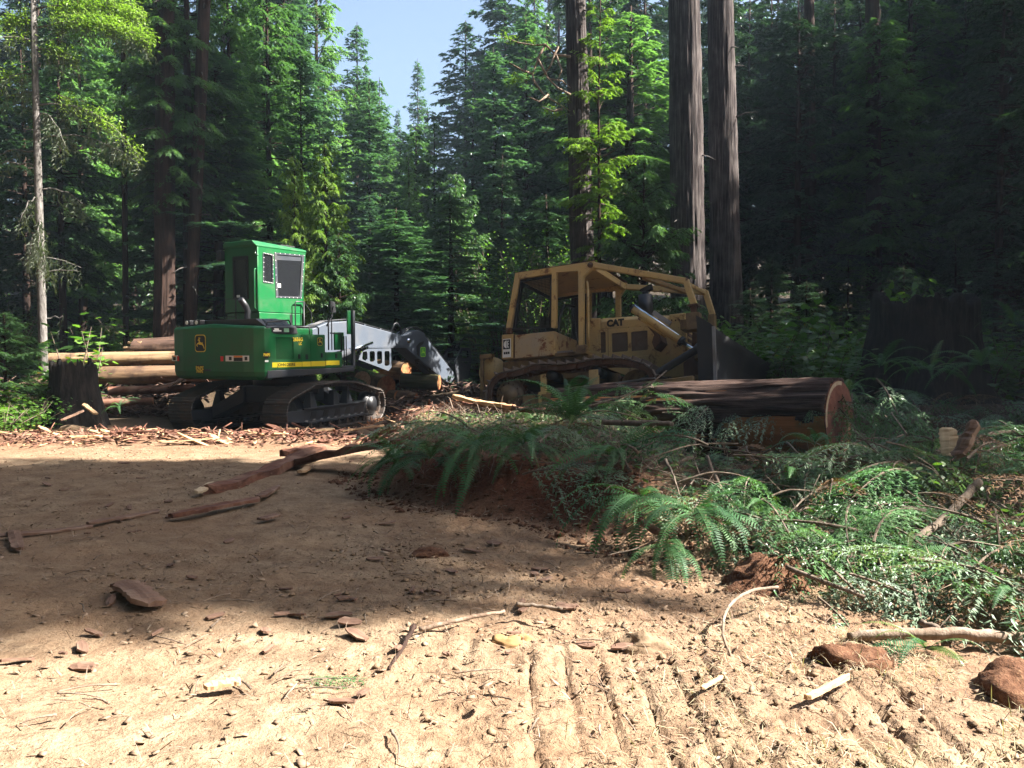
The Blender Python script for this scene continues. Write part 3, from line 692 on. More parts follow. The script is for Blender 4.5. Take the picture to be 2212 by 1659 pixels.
for yc in (-1.3, 1.3):
    crawler_track(und, tp, .2, yc, .66, M_steel, M_steel, shoe)
    s = -1 if yc < 0 else 1
    fr = MB()
    fr.prism([(-1.6,.2),(1.5,.2),(1.52,.55),(-1.5,.5)], yc-.15, yc+.15)
    fr.prism([(-2.25,.3),(-1.5,.2),(-1.5,.5),(-2.2,.5)], yc-.2, yc+.2)
    fr.box(-1.4,1.45,yc-.28,yc-.15,.17,.22).box(-1.45,1.5,yc-.2,yc-.14,.5,.54)
    for xc in (-.9,.15,.8): fr.loft([[Vector((xc-.16,yc-.12,.5)),Vector((xc+.16,yc-.12,.5)),Vector((xc+.16,yc+.12,.5)),Vector((xc-.16,yc+.12,.5))],[Vector((xc-.06,yc-.06,.9)),Vector((xc+.06,yc-.06,.9)),Vector((xc+.06,yc+.06,.9)),Vector((xc-.06,yc+.06,.9))]])
    fr.build('track_frame', M_dark, und, False, .012)
    for xc in (-1.0,-.45,.1,.6,1.05): MB().prism([(xc-.14,.28),(xc+.1,.28),(xc+.15,.44),(xc-.06,.44)], yc-.156, yc-.15).build('painted_opening', M_black, und)  # black plates paint the shade inside the frame's openings
    for k in range(9): MB().cyl((-1.3+.33*k, yc-.2, .17),(-1.3+.33*k, yc+.2, .17),.095,12).build('bottom_roller', M_black, und, True)
    for xc in (-.8,.6): MB().cyl((xc, yc-.16, .93),(xc, yc+.16, .93),.08,12).build('carrier_roller', M_black, und, True)
    for k in range(7): MB().prism([(-1.3+.42*k-.05,.05),(-1.3+.42*k+.06,.05),(-1.3+.42*k+.02,.2),(-1.3+.42*k-.02,.2)], yc-.29, yc-.24).build('track_guide', M_steel, und)
    wh = MB().cyl((1.9,yc-.12,.45),(1.9,yc+.12,.45),.33,28).cyl((1.9,yc-.2,.45),(1.9,yc+.2,.45),.2,20).build('final_drive', M_black, und, True)
    b = MB()
    for k in range(20):
        a = 2*math.pi*k/20; b.cyl((1.9+.27*math.cos(a),yc-.12,.45+.27*math.sin(a)),(1.9+.27*math.cos(a),yc-.135,.45+.27*math.sin(a)),.014,5)
    b.build('drive_bolts', M_steel, wh)
    MB().cyl((-1.9,yc-.1,.45),(-1.9,yc+.1,.45),.31,28).build('idler_wheel', M_black, und, True)
# undercarriage pieces become parts of the loader itself
bpy.context.view_layer.update()
for o in list(und.children):
    m0 = Matrix.Rotation(DY, 4, 'Z') @ o.matrix_local
    o.parent = EX; o.matrix_local = m0
bpy.data.objects.remove(und)

# ---------------------------------------------------------------- yellow bulldozer
def rotm(yaw, pitch, roll): return Matrix.Rotation(yaw, 4, 'Z') @ Matrix.Rotation(pitch, 4, 'Y') @ Matrix.Rotation(roll, 4, 'X')
DZ = empty('bulldozer', (1.711, 18.357, .279)); DZ.rotation_mode = 'QUATERNION'; DZ.rotation_quaternion = rotm(-.478, -.082, -.158).to_quaternion()
tag(DZ, 'old rusty yellow bulldozer with caged canopy and dark blade, standing behind the big log', 'bulldozer')
for s, nm in ((-1, ''), (1, '')):
    y = s*.95
    outer = [(-1.33,3.14),(.52,3.16),(.53,3.06),(.27,2.86),(.25,1.32),(.15,1.32),(.16,3.0),(-.35,3.03),(-.37,1.84),(-.47,1.84),(-.45,3.02),(-1.23,3.0),(-1.45,1.93),(-1.56,1.93)]
    if s > 0: outer = [(x_ + (.1 if .1 < x_ < .3 else 0), z_) for x_, z_ in outer]
    plate('canopy_frame', outer, [], .1, M_cat, DZ, 'y', y, .012)
    MB().box(-1.56,-1.44,y-.07,y+.07,1.82,1.94).build('post_mount', M_rust, DZ, False, .01)
    MB().cyl((-1.5,y-s*.0-.09,1.88),(-1.5,y+.09,1.88),.035,10).build('mount_pin', M_rust, DZ, True)
    MB().box(.1,.32,y-.09,y+.09,1.22,1.4).build('post_mount', M_catd, DZ, False, .01)
MB().box(-1.31,.52,-.9,.9,3.08,3.12).build('canopy_roof', M_cat, DZ, False, .006)
MB().box(.4,.52,-.9,.9,2.98,3.08).box(-1.3,-1.2,-.9,.9,2.96,3.08).build('roof_crossbeam', M_cat, DZ, False, .01)
MB().prism([(-1.32,3.145),(.53,3.165),(.53,3.175),(-1.32,3.155)], -1.0, 1.0).build('roof_lip', M_rust, DZ)
MB().cyl((.44,-1.03,3.08),(.44,-.9,3.08),.06,14).build('roof_pin', M_rust, DZ, True)
# wire screens
def screen(y, name='window_screen'):
    q = [(-1.24,2.99),(-.47,3.01),(-.48,1.86),(-1.43,1.88)]
    c = (-.9,2.43); inner = [(c[0]+(p[0]-c[0])*.86, c[1]+(p[1]-c[1])*.9) for p in q]
    f = plate(name, q, [inner], .03, M_black, DZ, 'y', y)
    wv = MB(); N1, N2 = 30, 20
    def lerp(a, b, t): return (a[0]+(b[0]-a[0])*t, a[1]+(b[1]-a[1])*t)
    for k in range(1, N1):
        a, b_ = lerp(inner[0], inner[3], k/N1), lerp(inner[1], inner[2], k/N1); wv.beam((a[0],y,a[1]), (b_[0],y,b_[1]), .006, .006)
    for k in range(1, N2):
        a, b_ = lerp(inner[0], inner[1], k/N2), lerp(inner[3], inner[2], k/N2); wv.beam((a[0],y+.005,a[1]), (b_[0],y+.005,b_[1]), .006, .006, (0,1,0))
    tag(wv.build('screen_wire', M_black, f), kind='stuff')
screen(-.93); screen(.93)
rs = plate('rear_screen', [(-.85,1.86),(.85,1.86),(.85,2.98),(-.85,2.98)], [rrect(-.75,.75,1.95,2.9,.05)], .03, M_black, DZ, 'x', 0)
rs.matrix_local = Matrix.Translation((-1.36,0,0)) @ Matrix.Translation((0,0,2.4)) @ Matrix.Rotation(R(-11), 4, 'Y').inverted() @ Matrix.Translation((0,0,-2.4))
# rear body and fenders
rb = MB().box(-1.69,-1.4,-.95,.95,1.27,1.81).build('rear_tank', M_cat, DZ, False, .012)
MB().box(-1.66,-1.46,-.958,-.95,1.3,1.71).build('maker_decal', M_white, rb)
MB().box(-1.645,-1.475,-.963,-.958,1.48,1.69).build('decal_field', M_black, rb)
lg = [( -1.56+.07*math.cos(R(a)), 1.585+.085*math.sin(R(a))) for a in range(90, 271, 20)]
lg = lg + [(-1.575+.0*math.cos(R(a)), 1.585) for a in ()]
MB().prism(lg, -.968, -.963).prism([(-1.545,1.66),(-1.545,1.51),(-1.5,1.51),(-1.5,1.53),(-1.525,1.535),(-1.525,1.575),(-1.505,1.58),(-1.505,1.6),(-1.525,1.605),(-1.525,1.64),(-1.5,1.645),(-1.5,1.66)], -.968, -.963).build('maker_symbol', M_white, rb)
MB().box(-1.63,-1.59,-.962,-.958,1.37,1.42).box(-1.58,-1.54,-.962,-.958,1.37,1.42).box(-1.53,-1.49,-.962,-.958,1.37,1.42).build('decal_blocks', M_black, rb)
MB().box(-1.38,-.43,-.93,.93,1.26,1.78).build('side_panel', M_catp, DZ, False, .012)
MB().box(-1.395,-1.385,-.955,-.93,1.27,1.79).build('hinge', M_rust, DZ)
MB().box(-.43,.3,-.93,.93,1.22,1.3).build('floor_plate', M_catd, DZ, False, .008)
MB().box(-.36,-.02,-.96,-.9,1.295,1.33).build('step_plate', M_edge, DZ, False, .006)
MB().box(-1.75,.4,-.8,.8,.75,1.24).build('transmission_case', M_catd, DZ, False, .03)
MB().box(-1.0,-.55,-.3,.3,1.3,1.75).box(-1.1,-.95,-.3,.3,1.7,2.3).build('operator_seat', M_black, DZ, False, .04)
MB().tube([(-.55,-.5,1.8),(-.5,-.5,2.2),(-.42,-.4,2.45),(-.38,0,2.5)], .03, 6).tube([(-.1,.2,1.3),(-.2,.2,1.9)], .02, 6).tube([(-.1,-.3,1.3),(-.22,-.3,1.85)], .02, 6).build('control_levers', M_black, DZ)
MB().tube([(.33,-.92,1.85),(.36,-.98,1.87),(.36,-.98,1.55),(.33,-.92,1.52)], .014, 6).build('grab_handle', M_cat, DZ)
MB().tube([(.3,-.88,2.78),(.32,-.88,2.7),(.33,-.88,1.35)], .03, 8).build('drain_pipe', M_cat, DZ, True)
dash = MB().prism([(.08,1.3),(.42,1.3),(.42,2.07),(.2,2.09),(.08,1.98)], -.44, .44).build('dashboard', M_cat, DZ, False, .03)
# hood and engine side
hood2 = MB().loft([[Vector((x_, y_, z_ - drop)) for y_, z_ in ((-.43,1.83),(-.43,1.99),(-.36,2.075),(.36,2.075),(.43,1.99),(.43,1.83))] for x_, drop in ((.43,0),(1.2,.03),(1.9,.09))]).build('hood', M_cat, DZ, False, .01)
text('maker_lettering', 'CAT', .19, M_black, hood2, Matrix.Rotation(0,4,'Z') @ face_right(.75,-.433,1.925), .004, .012)
for x_, z_ in ((.8,1.8),(1.05,1.8),(1.3,1.79),(1.7,1.9)): MB().cyl((x_,-.435,z_),(x_,-.445,z_),.014,6).build('bolt', M_rust, hood2)
ep = plate('engine_side_panel', [(.31,1.2),(1.52,1.17),(1.62,1.4),(1.55,1.78),(.31,1.82)], [rrect(.36,.54,1.31,1.76,.02,2), rrect(.67,1.03,1.3,1.71,.02,2), rrect(1.1,1.46,1.29,1.7,.02,2)], .04, M_cat, DZ, 'y', -.44, .008)
for a, b_ in ((.34,.56),(.65,1.05),(1.08,1.48)): MB().box(a,b_,-.425,-.415,1.28,1.77).build('grille_panel', M_grille, ep)
MB().box(.59,.6,-.464,-.46,1.19,1.82).build('panel_seam', M_rust, ep)
MB().box(.42,1.9,-.4,.4,1.0,1.84).build('engine_block', M_rust, DZ)
MB().prism([(1.5,1.17),(1.62,1.4),(1.9,1.85),(2.0,1.97),(2.0,.7),(1.2,.7),(.6,.95),(.6,1.16)], -.5, -.44).build('lower_side_panel', M_cat, DZ, False, .01)
gd = MB().box(1.95,2.28,-.52,.52,.67,1.97).build('radiator_guard', M_cat, DZ, False, .02)
for k in range(9): MB().box(2.28,2.3,-.4,.4,.8+.12*k,.86+.12*k).build('guard_bar', M_rust, gd)
for x_, z_ in ((2.08,1.83),(2.16,1.83),(2.0,1.84),(2.1,1.3),(2.1,.95)): MB().cyl((x_,-.52,z_),(x_,-.535,z_),.018,6).build('bolt', M_rust, gd)
# muffler
mf = MB().cyl((1.28,0,1.98),(1.28,0,2.56),.155,20).cyl((1.28,0,2.56),(1.28,0,2.64),.07,12).build('muffler', M_black, DZ, True)
MB().prism([(1.16,2.66),(1.2,2.7),(1.42,2.78),(1.44,2.68),(1.3,2.62)], -.06, .06).build('rain_cap', M_black, mf)
# brush bars
def bar(pts, wd, nm='brush_bar', m_=None):
    b = MB()
    for a, c_ in zip(pts[:-1], pts[1:]): b.beam(a, c_, wd, wd)
    return b.build(nm, m_ or M_cat, DZ, False, .012)
bar([(.5,-.95,3.08),(2.44,-.93,2.5)], .12); bar([(2.43,-.93,2.53),(2.58,-.93,2.02)], .12)
bar([(.5,.95,3.06),(2.33,.95,2.72)], .12); bar([(2.32,.95,2.74),(2.46,.95,2.2)], .12)
bar([(2.38,-.9,2.5),(2.3,.92,2.7)], .08)
bar([(1.55,-.9,2.7),(2.1,.35,2.6)], .09, 'cross_brace', M_catd)
MB().box(2.47,2.68,-1.02,-.84,1.98,2.01).box(2.52,2.63,-.98,-.88,1.84,1.98).build('bar_mount', M_rust, DZ, False, .006)
MB().box(2.44,2.7,-1.04,-.82,1.5,1.84).box(2.28,2.66,-.9,-.5,1.55,1.75).box(2.38,2.52,.85,1.05,1.5,2.2).box(2.28,2.5,.5,.9,1.5,1.75).box(2.44,2.5,-.9,.9,1.56,1.62).build('bar_bracket', M_catd, DZ, False, .01)
# lift cylinder
lc = MB().cyl((1.33,-.95,2.07),(2.31,-.95,1.31),.085,16).cyl((1.45,-.95,1.86),(2.0,-.95,1.42),.03,8).build('lift_cylinder', M_cat, DZ, True)
MB().cyl((2.29,-.95,1.325),(2.34,-.95,1.285),.1,16).build('cylinder_collar', M_black, lc, True)
MB().cyl((1.32,-.95,2.08),(1.35,-.95,2.055),.095,16).build('cylinder_collar', M_black, lc, True)
MB().cyl((2.34,-.95,1.285),(2.72,-.95,.99),.045,14).build('cylinder_rod', M_chrome, lc, True)
MB().beam((1.75,-.93,1.95),(2.1,-.93,1.68), .06, .09).build('hose_guard', M_edge, lc)
MB().prism([(1.6,1.7),(1.85,1.55),(1.9,1.35),(1.75,1.2),(1.7,1.35),(1.75,1.5)], -.92, -.5).build('cylinder_yoke', M_rust, DZ, False, .01)
MB().cyl((1.36,-.98,2.12),(2.28,-.98,1.41),.032,10).build('cylinder_glint', M_chrome, lc, True)  # chrome tube added as the bright highlight along the cylinder's top
lc2 = MB().cyl((1.33,.95,2.07),(2.31,.95,1.31),.085,16).build('lift_cylinder', M_cat, DZ, True)
MB().cyl((2.34,.95,1.285),(2.72,.95,.99),.045,14).build('cylinder_rod', M_chrome, lc2, True)
MB().tube([(2.74,-1.2,1.12),(2.66,-1.2,1.06),(1.76,-1.3,.56),(1.55,-1.35,.45)], [.09,.075,.075,.09], 14).build('blade_brace', M_blade, DZ, True)
for s in (-1,1):
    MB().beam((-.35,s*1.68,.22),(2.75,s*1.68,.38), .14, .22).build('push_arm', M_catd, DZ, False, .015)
MB().beam((.35,-1.68,.42),(2.0,-1.68,.5), .1, .02).build('arm_lit_strip', M_edge, DZ)  # pale strip paints the lit top of the push arm
# blade: curved steel face with end plates and cutting edge
N = 9
def bl(t, y):   # t 0 bottom .. 1 top ; face curves forward at both ends
    x_ = 3.12 - .2*math.sin(math.pi*t) ; z_ = .12 + 1.26*t - .06*(y+1.65)/4.4
    return (x_ + .04*(y+1.65), z_)
rings = []
for t in [k/N for k in range(N+1)]:
    a = bl(t, -1.65); b_ = bl(t, 2.8)
    rings.append([Vector((a[0], -1.65, a[1])), Vector((b_[0], 2.8, b_[1])), Vector((b_[0]-.06, 2.8, b_[1])), Vector((a[0]-.06, -1.65, a[1]))])
blade = MB().loft(rings).build('blade', M_blade, DZ, True)
plate('blade_end_plate', [(2.83,.2),(2.83,1.36),(2.9,1.40),(3.13,1.37),(3.15,.15)], [], .04, M_blade, DZ, 'y', -1.68, .006)
MB().box(3.115,3.17,-1.72,-1.66,.12,1.38).build('lit_end_strip', M_edge, DZ)  # pale strip paints the light caught by the blade's end edge
MB().beam((3.14,-1.7,.12),(3.32,2.85,.05), .03, .22).build('cutting_edge', M_edge, DZ)
MB().prism([(2.8,1.38),(2.78,1.66),(3.04,1.48),(3.14,1.38)], -1.55,-1.5).build('blade_horn', M_blade, DZ)
MB().box(2.6,2.95,-1.1,1.6,.3,.6).box(2.6,2.95,-1.1,1.6,.9,1.1).build('blade_stiffener', M_catd, DZ, False, .01)
MB().prism([(2.3,.3),(2.72,.3),(2.72,1.4),(2.5,1.5),(2.45,1.0),(2.3,.9)], -.82, -.55).build('front_strut', M_rust, DZ, False, .01)
# winch
wn = MB().cyl((-2.08,-.6,1.06),(-2.08,.6,1.06),.17,20).build('winch_drum', M_rust, DZ, True)
MB().cyl((-2.08,-.68,1.06),(-2.08,-.62,1.06),.33,28).build('winch_flange', M_cat, DZ, True)
MB().cyl((-2.08,.62,1.06),(-2.08,.68,1.06),.33,28).build('winch_flange', M_cat, DZ, True)
MB().box(-2.36,-2.28,-.72,-.6,.3,1.42).box(-2.36,-2.05,-.75,-.6,1.36,1.46).box(-2.3,-1.75,-.6,.6,.45,.75).build('winch_frame', M_catd, DZ, False, .01)
# tracks
dshoe = MB().box(-.098,.098,-.27,.27,-.022,0).prism([(-.098,-.022),(-.09,-.095),(-.07,-.095),(-.05,-.022)], -.27, .27)
dp = [(-1.25,-.02),(1.5,-.02)] + arc(1.5,.44,.44,-75,60,8) + [(1.36,.95),(1.0,.985),(.63,1.0),(.3,.955),(-.05,.945),(-.4,.985),(-.68,.99),(-1.0,.91)] + arc(-1.3,.42,.47,100,262,9)
for yc in (-1.22, 1.22):
    crawler_track(DZ, dp, .2, yc, .54, M_pad if yc < 0 else M_rust, M_rust, dshoe, .11, (.2,.06))
    hub = MB().cyl((-1.29,yc-.14,.42),(-1.29,yc+.14,.42),.3,28).cyl((-1.29,yc-.2,.42),(-1.29,yc+.2,.42),.2,24).build('final_drive_hub', M_catd, DZ, True)
    b = MB()
    for k in range(12):
        a = 2*math.pi*k/12; b.cyl((-1.29+.24*math.cos(a),yc-.155,.42+.24*math.sin(a)),(-1.29+.24*math.cos(a),yc-.14,.42+.24*math.sin(a)),.02,6)
    b.build('hub_bolts', M_rust, hub)
    sp = []
    for k in range(26):
        a = 2*math.pi*k/26
        for q, rr in ((-.3,.34),(-.12,.40),(.12,.40),(.3,.34)): sp.append((-1.29+rr*math.cos(a+q*.24), .42+rr*math.sin(a+q*.24)))
    MB().prism(sp, yc-.05, yc+.05).build('sprocket', M_rust, DZ)
    MB().cyl((1.5,yc-.08,.43),(1.5,yc+.08,.43),.33,28).cyl((1.5,yc-.13,.43),(1.5,yc+.13,.43),.14,20).build('idler_wheel', M_catd, DZ, True)
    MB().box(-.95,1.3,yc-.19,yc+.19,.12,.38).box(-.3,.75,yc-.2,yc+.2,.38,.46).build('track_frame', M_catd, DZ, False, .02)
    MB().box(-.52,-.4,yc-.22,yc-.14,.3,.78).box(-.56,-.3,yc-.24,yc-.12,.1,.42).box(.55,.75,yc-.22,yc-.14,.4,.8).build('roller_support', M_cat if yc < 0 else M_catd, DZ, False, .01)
    for x_ in (-.3,.69): MB().cyl((x_,yc-.2,.76),(x_,yc+.2,.76),.1,16).build('carrier_roller', M_black, DZ, True)
    for k in range(6): MB().cyl((-.85+.36*k,yc-.18,.13),(-.85+.36*k,yc+.18,.13),.1,12).build('bottom_roller', M_rust, DZ, True)

# ---------------------------------------------------------------- foliage builders
def leaf_tris(P, D, U, L, W, rng, jit=.25):
    """one triangle leaflet per row: root P, direction D, width direction U"""
    n = len(P); D = D + rng.normal(0, jit, (n, 3)); D /= np.linalg.norm(D, axis=1)[:, None]
    L = (L*rng.uniform(.65, 1.2, n))[:, None]; W = (W*rng.uniform(.7, 1.2, n))[:, None]
    U = U + rng.normal(0, jit, (n, 3)); U /= np.linalg.norm(U, axis=1)[:, None]
    V = np.stack([P - U*W*.5, P + U*W*.5, P + D*L], 1).reshape(-1, 3)
    return V, np.arange(3*n).reshape(-1, 3)
def conifer(seed, H, base, Rm, nb, leaf=(.13,.045), elev=.1, droop=.5, dens=9., power=.8, hang=.3, sparse=0., trunk_r=.16, bark=None, needles=None, name='crown', tiers=True):
    rng = np.random.default_rng(seed)
    u = np.sort(rng.uniform(0, 1, nb)); h = base*H + (H*.985-base*H)*u
    f = (1-u); rad = Rm*(f**power)*rng.uniform(.6, 1.15, nb) + .15
    if tiers: rad *= .75+.35*np.sin(h*2.3+seed)**2
    low = u < .25; rad[low] *= .6 + .4*(u[low]/.25)
    keep = rng.uniform(0, 1, nb) > sparse; 
    az = np.arange(nb)*2.39996 + rng.uniform(-.5, .5, nb)
    el = elev + .5*u + rng.normal(0, .12, nb)
    wood_V, wood_F = [], []
    def bpos(i, t):
        r_ = rad[i]*t; return np.stack([r_*np.cos(az[i]), r_*np.sin(az[i]), h[i] + r_*np.tan(el[i]) - droop*rad[i]*t*t], -1)
    for i in range(nb):
        ts = np.array([0, .5, 1.]); C = np.stack([bpos(i, t) for t in ts]); w0 = .012+.012*rad[i]
        if not keep[i]: C = C[:2] if rng.uniform() < .5 else C
        n0 = len(wood_V)
        for k, c in enumerate(C):
            ww = w0*(1-.4*k); wood_V += [c+[0,0,ww], c+[-ww*math.sin(az[i]), ww*math.cos(az[i]), -ww*.5], c+[ww*math.sin(az[i]), -ww*math.cos(az[i]), -ww*.5]]
        for k in range(len(C)-1):
            for j in range(3): wood_F.append((n0+3*k+j, n0+3*k+(j+1)%3, n0+3*k+3+(j+1)%3, n0+3*k+3+j))
    K = np.where(keep)[0]
    nt_ = np.maximum(6, (rad[K]*dens*1.5).astype(int)); bi = np.repeat(K, nt_)
    t = rng.uniform(.15, 1, len(bi))**.8; side = rng.choice([-1, 1], len(bi))
    T0 = bpos(bi, t); tl = (.18+.42*rad[bi]*(1-t*.75)*.8)*rng.uniform(.6, 1.2, len(bi)); tl = np.minimum(tl, 1.0)
    ta = az[bi] + side*rng.uniform(.5, 1.15, len(bi))
    tip = rng.uniform(0, 1, len(bi)) < .08; ta[tip] = az[bi][tip]
    TD = np.stack([np.cos(ta), np.sin(ta), -hang + rng.normal(0, .12, len(bi)) + .2*0], -1); TD /= np.linalg.norm(TD, axis=1)[:, None]
    nl = np.maximum(5, (tl/(leaf[0]*.2)).astype(int)); li = np.repeat(np.arange(len(bi)), nl)
    s = rng.uniform(0, 1, len(li)); P = T0[li] + TD[li]*(tl[li]*s)[:, None]; P[:, 2] -= hang*.55*tl[li]*s*s
    la = ta[li] + rng.choice([-1, 1], len(li))*rng.uniform(.35, 1.0, len(li))
    D = np.stack([np.cos(la), np.sin(la), -.25-hang*.8*s], -1); D /= np.linalg.norm(D, axis=1)[:, None]
    U = np.cross(D, [0, 0, 1.]); U /= np.linalg.norm(U, axis=1)[:, None]
    V, F = leaf_tris(P, D, U, leaf[0]*1.15, leaf[1]*1.5, rng); print('CROWN', seed, len(F))
    crown = add_mesh(name, V, F, needles or L_red)
    tb = MB(); zz = [0, .3, H*.1, H*.35, H*.7, H]
    tb.tube([(0,0,-.4)] + [(math.sin(z*.9+seed)*.03, math.cos(z*.7)*.03, z) for z in zz[1:]], [trunk_r*1.35, trunk_r*1.12, trunk_r, trunk_r*.82, trunk_r*.45, .015], 12)
    n0 = len(tb.V); tb.raw(wood_V, wood_F)
    trunk = tb.build('trunk', bark or M_bark_dk, None, True)
    return trunk, crown, H, Rm
def place_tree(proto, x, y, H, rs=1., rot=None, name='conifer', label='', cat='tree', group=None, lean=(0,0), zoff=0.):
    """a tree of its own: empty at the root, trunk and crown copied from the first of its kind"""
    tr, cr, H0, R0 = proto
    e = empty(name, (x, y, G(x, y)-.05+zoff), (lean[0], lean[1], rnd.uniform(0, 6.28) if rot is None else rot))
    tag(e, label, cat, group)
    s = H/H0; e.scale = (rs, rs, s)
    for o in (tr, cr):
        if o is None: continue
        if o.parent is None and not o.get('_used'): c = o; c['_used'] = 1
        else: c = o.copy(); col.objects.link(c)
        c.parent = e
    return e

A_red = conifer(1, 15, .05, 2.9, 202, (.13,.05), .15, .35, 11, .75, .35)
A_red2 = conifer(2, 16, .25, 2.7, 175, (.13,.05), .05, .4, 11, .6, .5)
A_tall = conifer(3, 20, .33, 2.8, 175, (.14,.052), .0, .35, 10, .55, .45, .12, .3)
A_blue = conifer(4, 18, .08, 2.6, 229, (.15,.06), .1, .25, 9, .68, .15, needles=L_blue)
A_blue2 = conifer(14, 22, .12, 3.2, 243, (.17,.07), .1, .3, 8, .6, .25, needles=L_blue)
A_hem = conifer(5, 9, .05, 2.9, 162, (.10,.036), .22, .42, 14, .7, .4, needles=L_hem)
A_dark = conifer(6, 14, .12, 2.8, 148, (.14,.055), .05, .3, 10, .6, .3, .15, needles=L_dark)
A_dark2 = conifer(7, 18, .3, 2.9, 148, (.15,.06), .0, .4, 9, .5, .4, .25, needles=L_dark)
A_slim = conifer(8, 14, .3, 1.9, 94, (.11,.04), .18, .3, 14, .6, .3, .2, .09, needles=L_hem)
A_young = conifer(9, 6, .02, 2.2, 121, (.085,.03), .15, .25, 16, .65, .3, .05, .07)

def shrub(seed, H, Rr, nst, nleaf, size, needles, lobed=False, name='foliage'):
    rng = np.random.default_rng(seed); tb = MB(); P = []; 
    for k in range(nst):
        a = rng.uniform(0, 6.28); r_ = Rr*math.sqrt(rng.uniform()); hh_ = H*rng.uniform(.55, 1)
        pts = [Vector((.1*math.cos(a), .1*math.sin(a), 0)), Vector((r_*.35*math.cos(a), r_*.35*math.sin(a), hh_*.5)), Vector((r_*math.cos(a), r_*math.sin(a), hh_))]
        tb.tube(pts, [.018*H**.5, .012*H**.5, .004], 5)
        for j in range(nleaf//nst):
            t = rng.uniform(.25, 1.02); q = pts[1]+(pts[2]-pts[1])*((t-.5)*2) if t > .5 else pts[0]+(pts[1]-pts[0])*(t*2)
            P.append([q.x+rng.normal(0, .16*Rr+.06), q.y+rng.normal(0, .16*Rr+.06), max(.05, q.z+rng.normal(0, .07*H+.02))])
    P = np.array(P); n = len(P)
    az = rng.uniform(0, 6.28, n); D = np.stack([np.cos(az), np.sin(az), rng.normal(-.25, .3, n)], -1); D /= np.linalg.norm(D, axis=1)[:, None]
    U = np.cross(D, [0,0,1.]); U /= np.linalg.norm(U, axis=1)[:, None]; U += rng.normal(0, .25, (n,3)); N = np.cross(U, D)
    sz = (size*rng.uniform(.55, 1.15, n))[:, None]
    if lobed: prof = [(0,0),(.1,.28),(.0,.5),(.28,.42),(.42,.6),(.55,.28),(.75,.3),(1,0)]
    else: prof = [(0,0),(.3,.26),(.65,.22),(1,0)]
    ring = [(a, b) for a, b in prof] + [(a, -b) for a, b in prof[-2:0:-1]]
    V = np.stack([P + D*sz*a + U*sz*b - N*sz*(.12*abs(b)+.1*a*a) for a, b in ring], 1)
    k = len(ring)
    fo = add_mesh(name, V.reshape(-1, 3), np.arange(n*k).reshape(n, k), needles)
    st = tb.build('stems', M_twig, None, True)
    return st, fo, H, Rr
S_maple = shrub(21, 2.2, 1.1, 9, 420, .2, L_broad, True)
S_maple2 = shrub(22, 1.4, .9, 8, 320, .16, L_broad, True)
S_dense = shrub(23, 4.5, 1.7, 16, 3200, .11, L_broad)
S_sap = shrub(24, 3.2, .7, 3, 90, .2, L_broad, True)
S_low = shrub(25, .9, .8, 12, 500, .09, L_broad)

# ---------------------------------------------------------------- forest
FOREST = 'conifers filling the forest round the clearing'
sky_pts = [(690,-260),(740,-40),(765,50),(800,135),(835,190),(865,215),(905,205),(950,190),(985,110),(1010,80),(1040,70),(1055,-10),(1075,-120),(1100,-300)]
def skyline(u):
    if u <= sky_pts[0][0] or u >= sky_pts[-1][0]: return -400
    for a, b in zip(sky_pts[:-1], sky_pts[1:]):
        if u <= b[0]: return a[1]+(b[1]-a[1])*(u-a[0])/(b[0]-a[0])
def tree_at(proto, u, vtop, Y, hw, name, label, group=None, lean=(0,0), rot=None, cat='tree', vb=None):
    x = (u-1106)*Y/FPX; zt = PX(u, vtop, Y).z; H = zt - G(x, Y)
    rs = (1.15*hw*Y/FPX)/proto[3]
    return place_tree(proto, x, Y, H, rs, rot, name, label, cat, group, lean)
# named individuals
tree_at(A_tall, 356, -330, 27, 120, 'redwood_tree', 'thick dark redwood trunk rising behind the green loader, left of two')
tree_at(A_tall, 412, -300, 27.5, 110, 'redwood_tree', 'thinner redwood trunk just left of the loader cab, right of the thick one')
tree_at(A_red, 500, -150, 30, 130, 'redwood_tree', 'bushy blue-green redwood standing right above the loader cab')
tree_at(A_red2, 585, -120, 33, 125, 'redwood_tree', 'tall sunlit redwood right of the cab, left of the pale hemlock')
tree_at(A_blue, 655, 105, 31, 80, 'fir_tree', 'pointed green conifer with slim dark trunk, above the loader boom')
tree_at(A_hem, 705, 300, 26.5, 105, 'hemlock_tree', 'yellow-green hemlock with long flat branches behind the loader boom')
tree_at(A_hem, 640, 330, 28, 80, 'hemlock_tree', 'yellow-green hemlock right beside the loader cab window')
tree_at(A_young, 735, 500, 26, 90, 'redwood_tree', 'young bushy redwood low behind the loader boom')
tree_at(A_red, 690, -190, 48, 120, 'redwood_tree', 'tall redwood whose crown forms the left edge of the sky gap')
tree_at(A_blue2, 620, -260, 45, 110, 'fir_tree', 'tall blue-green fir behind the sunlit redwoods on the left')
tree_at(A_blue, 775, 45, 58, 78, 'fir_tree', 'fir stepping down along the left side of the sky gap')
tree_at(A_red, 822, 165, 52, 75, 'redwood_tree', 'redwood with pale green crown low in the left of the sky gap')
tree_at(A_blue, 905, 125, 78, 48, 'fir_tree', 'small distant blue fir with pointed top at the foot of the sky gap')
tree_at(A_blue, 862, 232, 84, 30, 'fir_tree', 'slim distant fir at the very bottom of the sky gap')
tree_at(A_blue2, 1006, 42, 62, 120, 'fir_tree', 'large pointed blue fir standing in the right half of the sky gap')
tree_at(A_red, 940, 250, 46, 70, 'redwood_tree', 'green redwood below the small distant blue fir')
tree_at(A_blue2, 1092, -170, 60, 118, 'fir_tree', 'tall dark blue fir left of the nearest bare trunk')
tree_at(A_young, 985, 370, 34, 88, 'fir_tree', 'young bright green fir standing alone between loader and bulldozer')
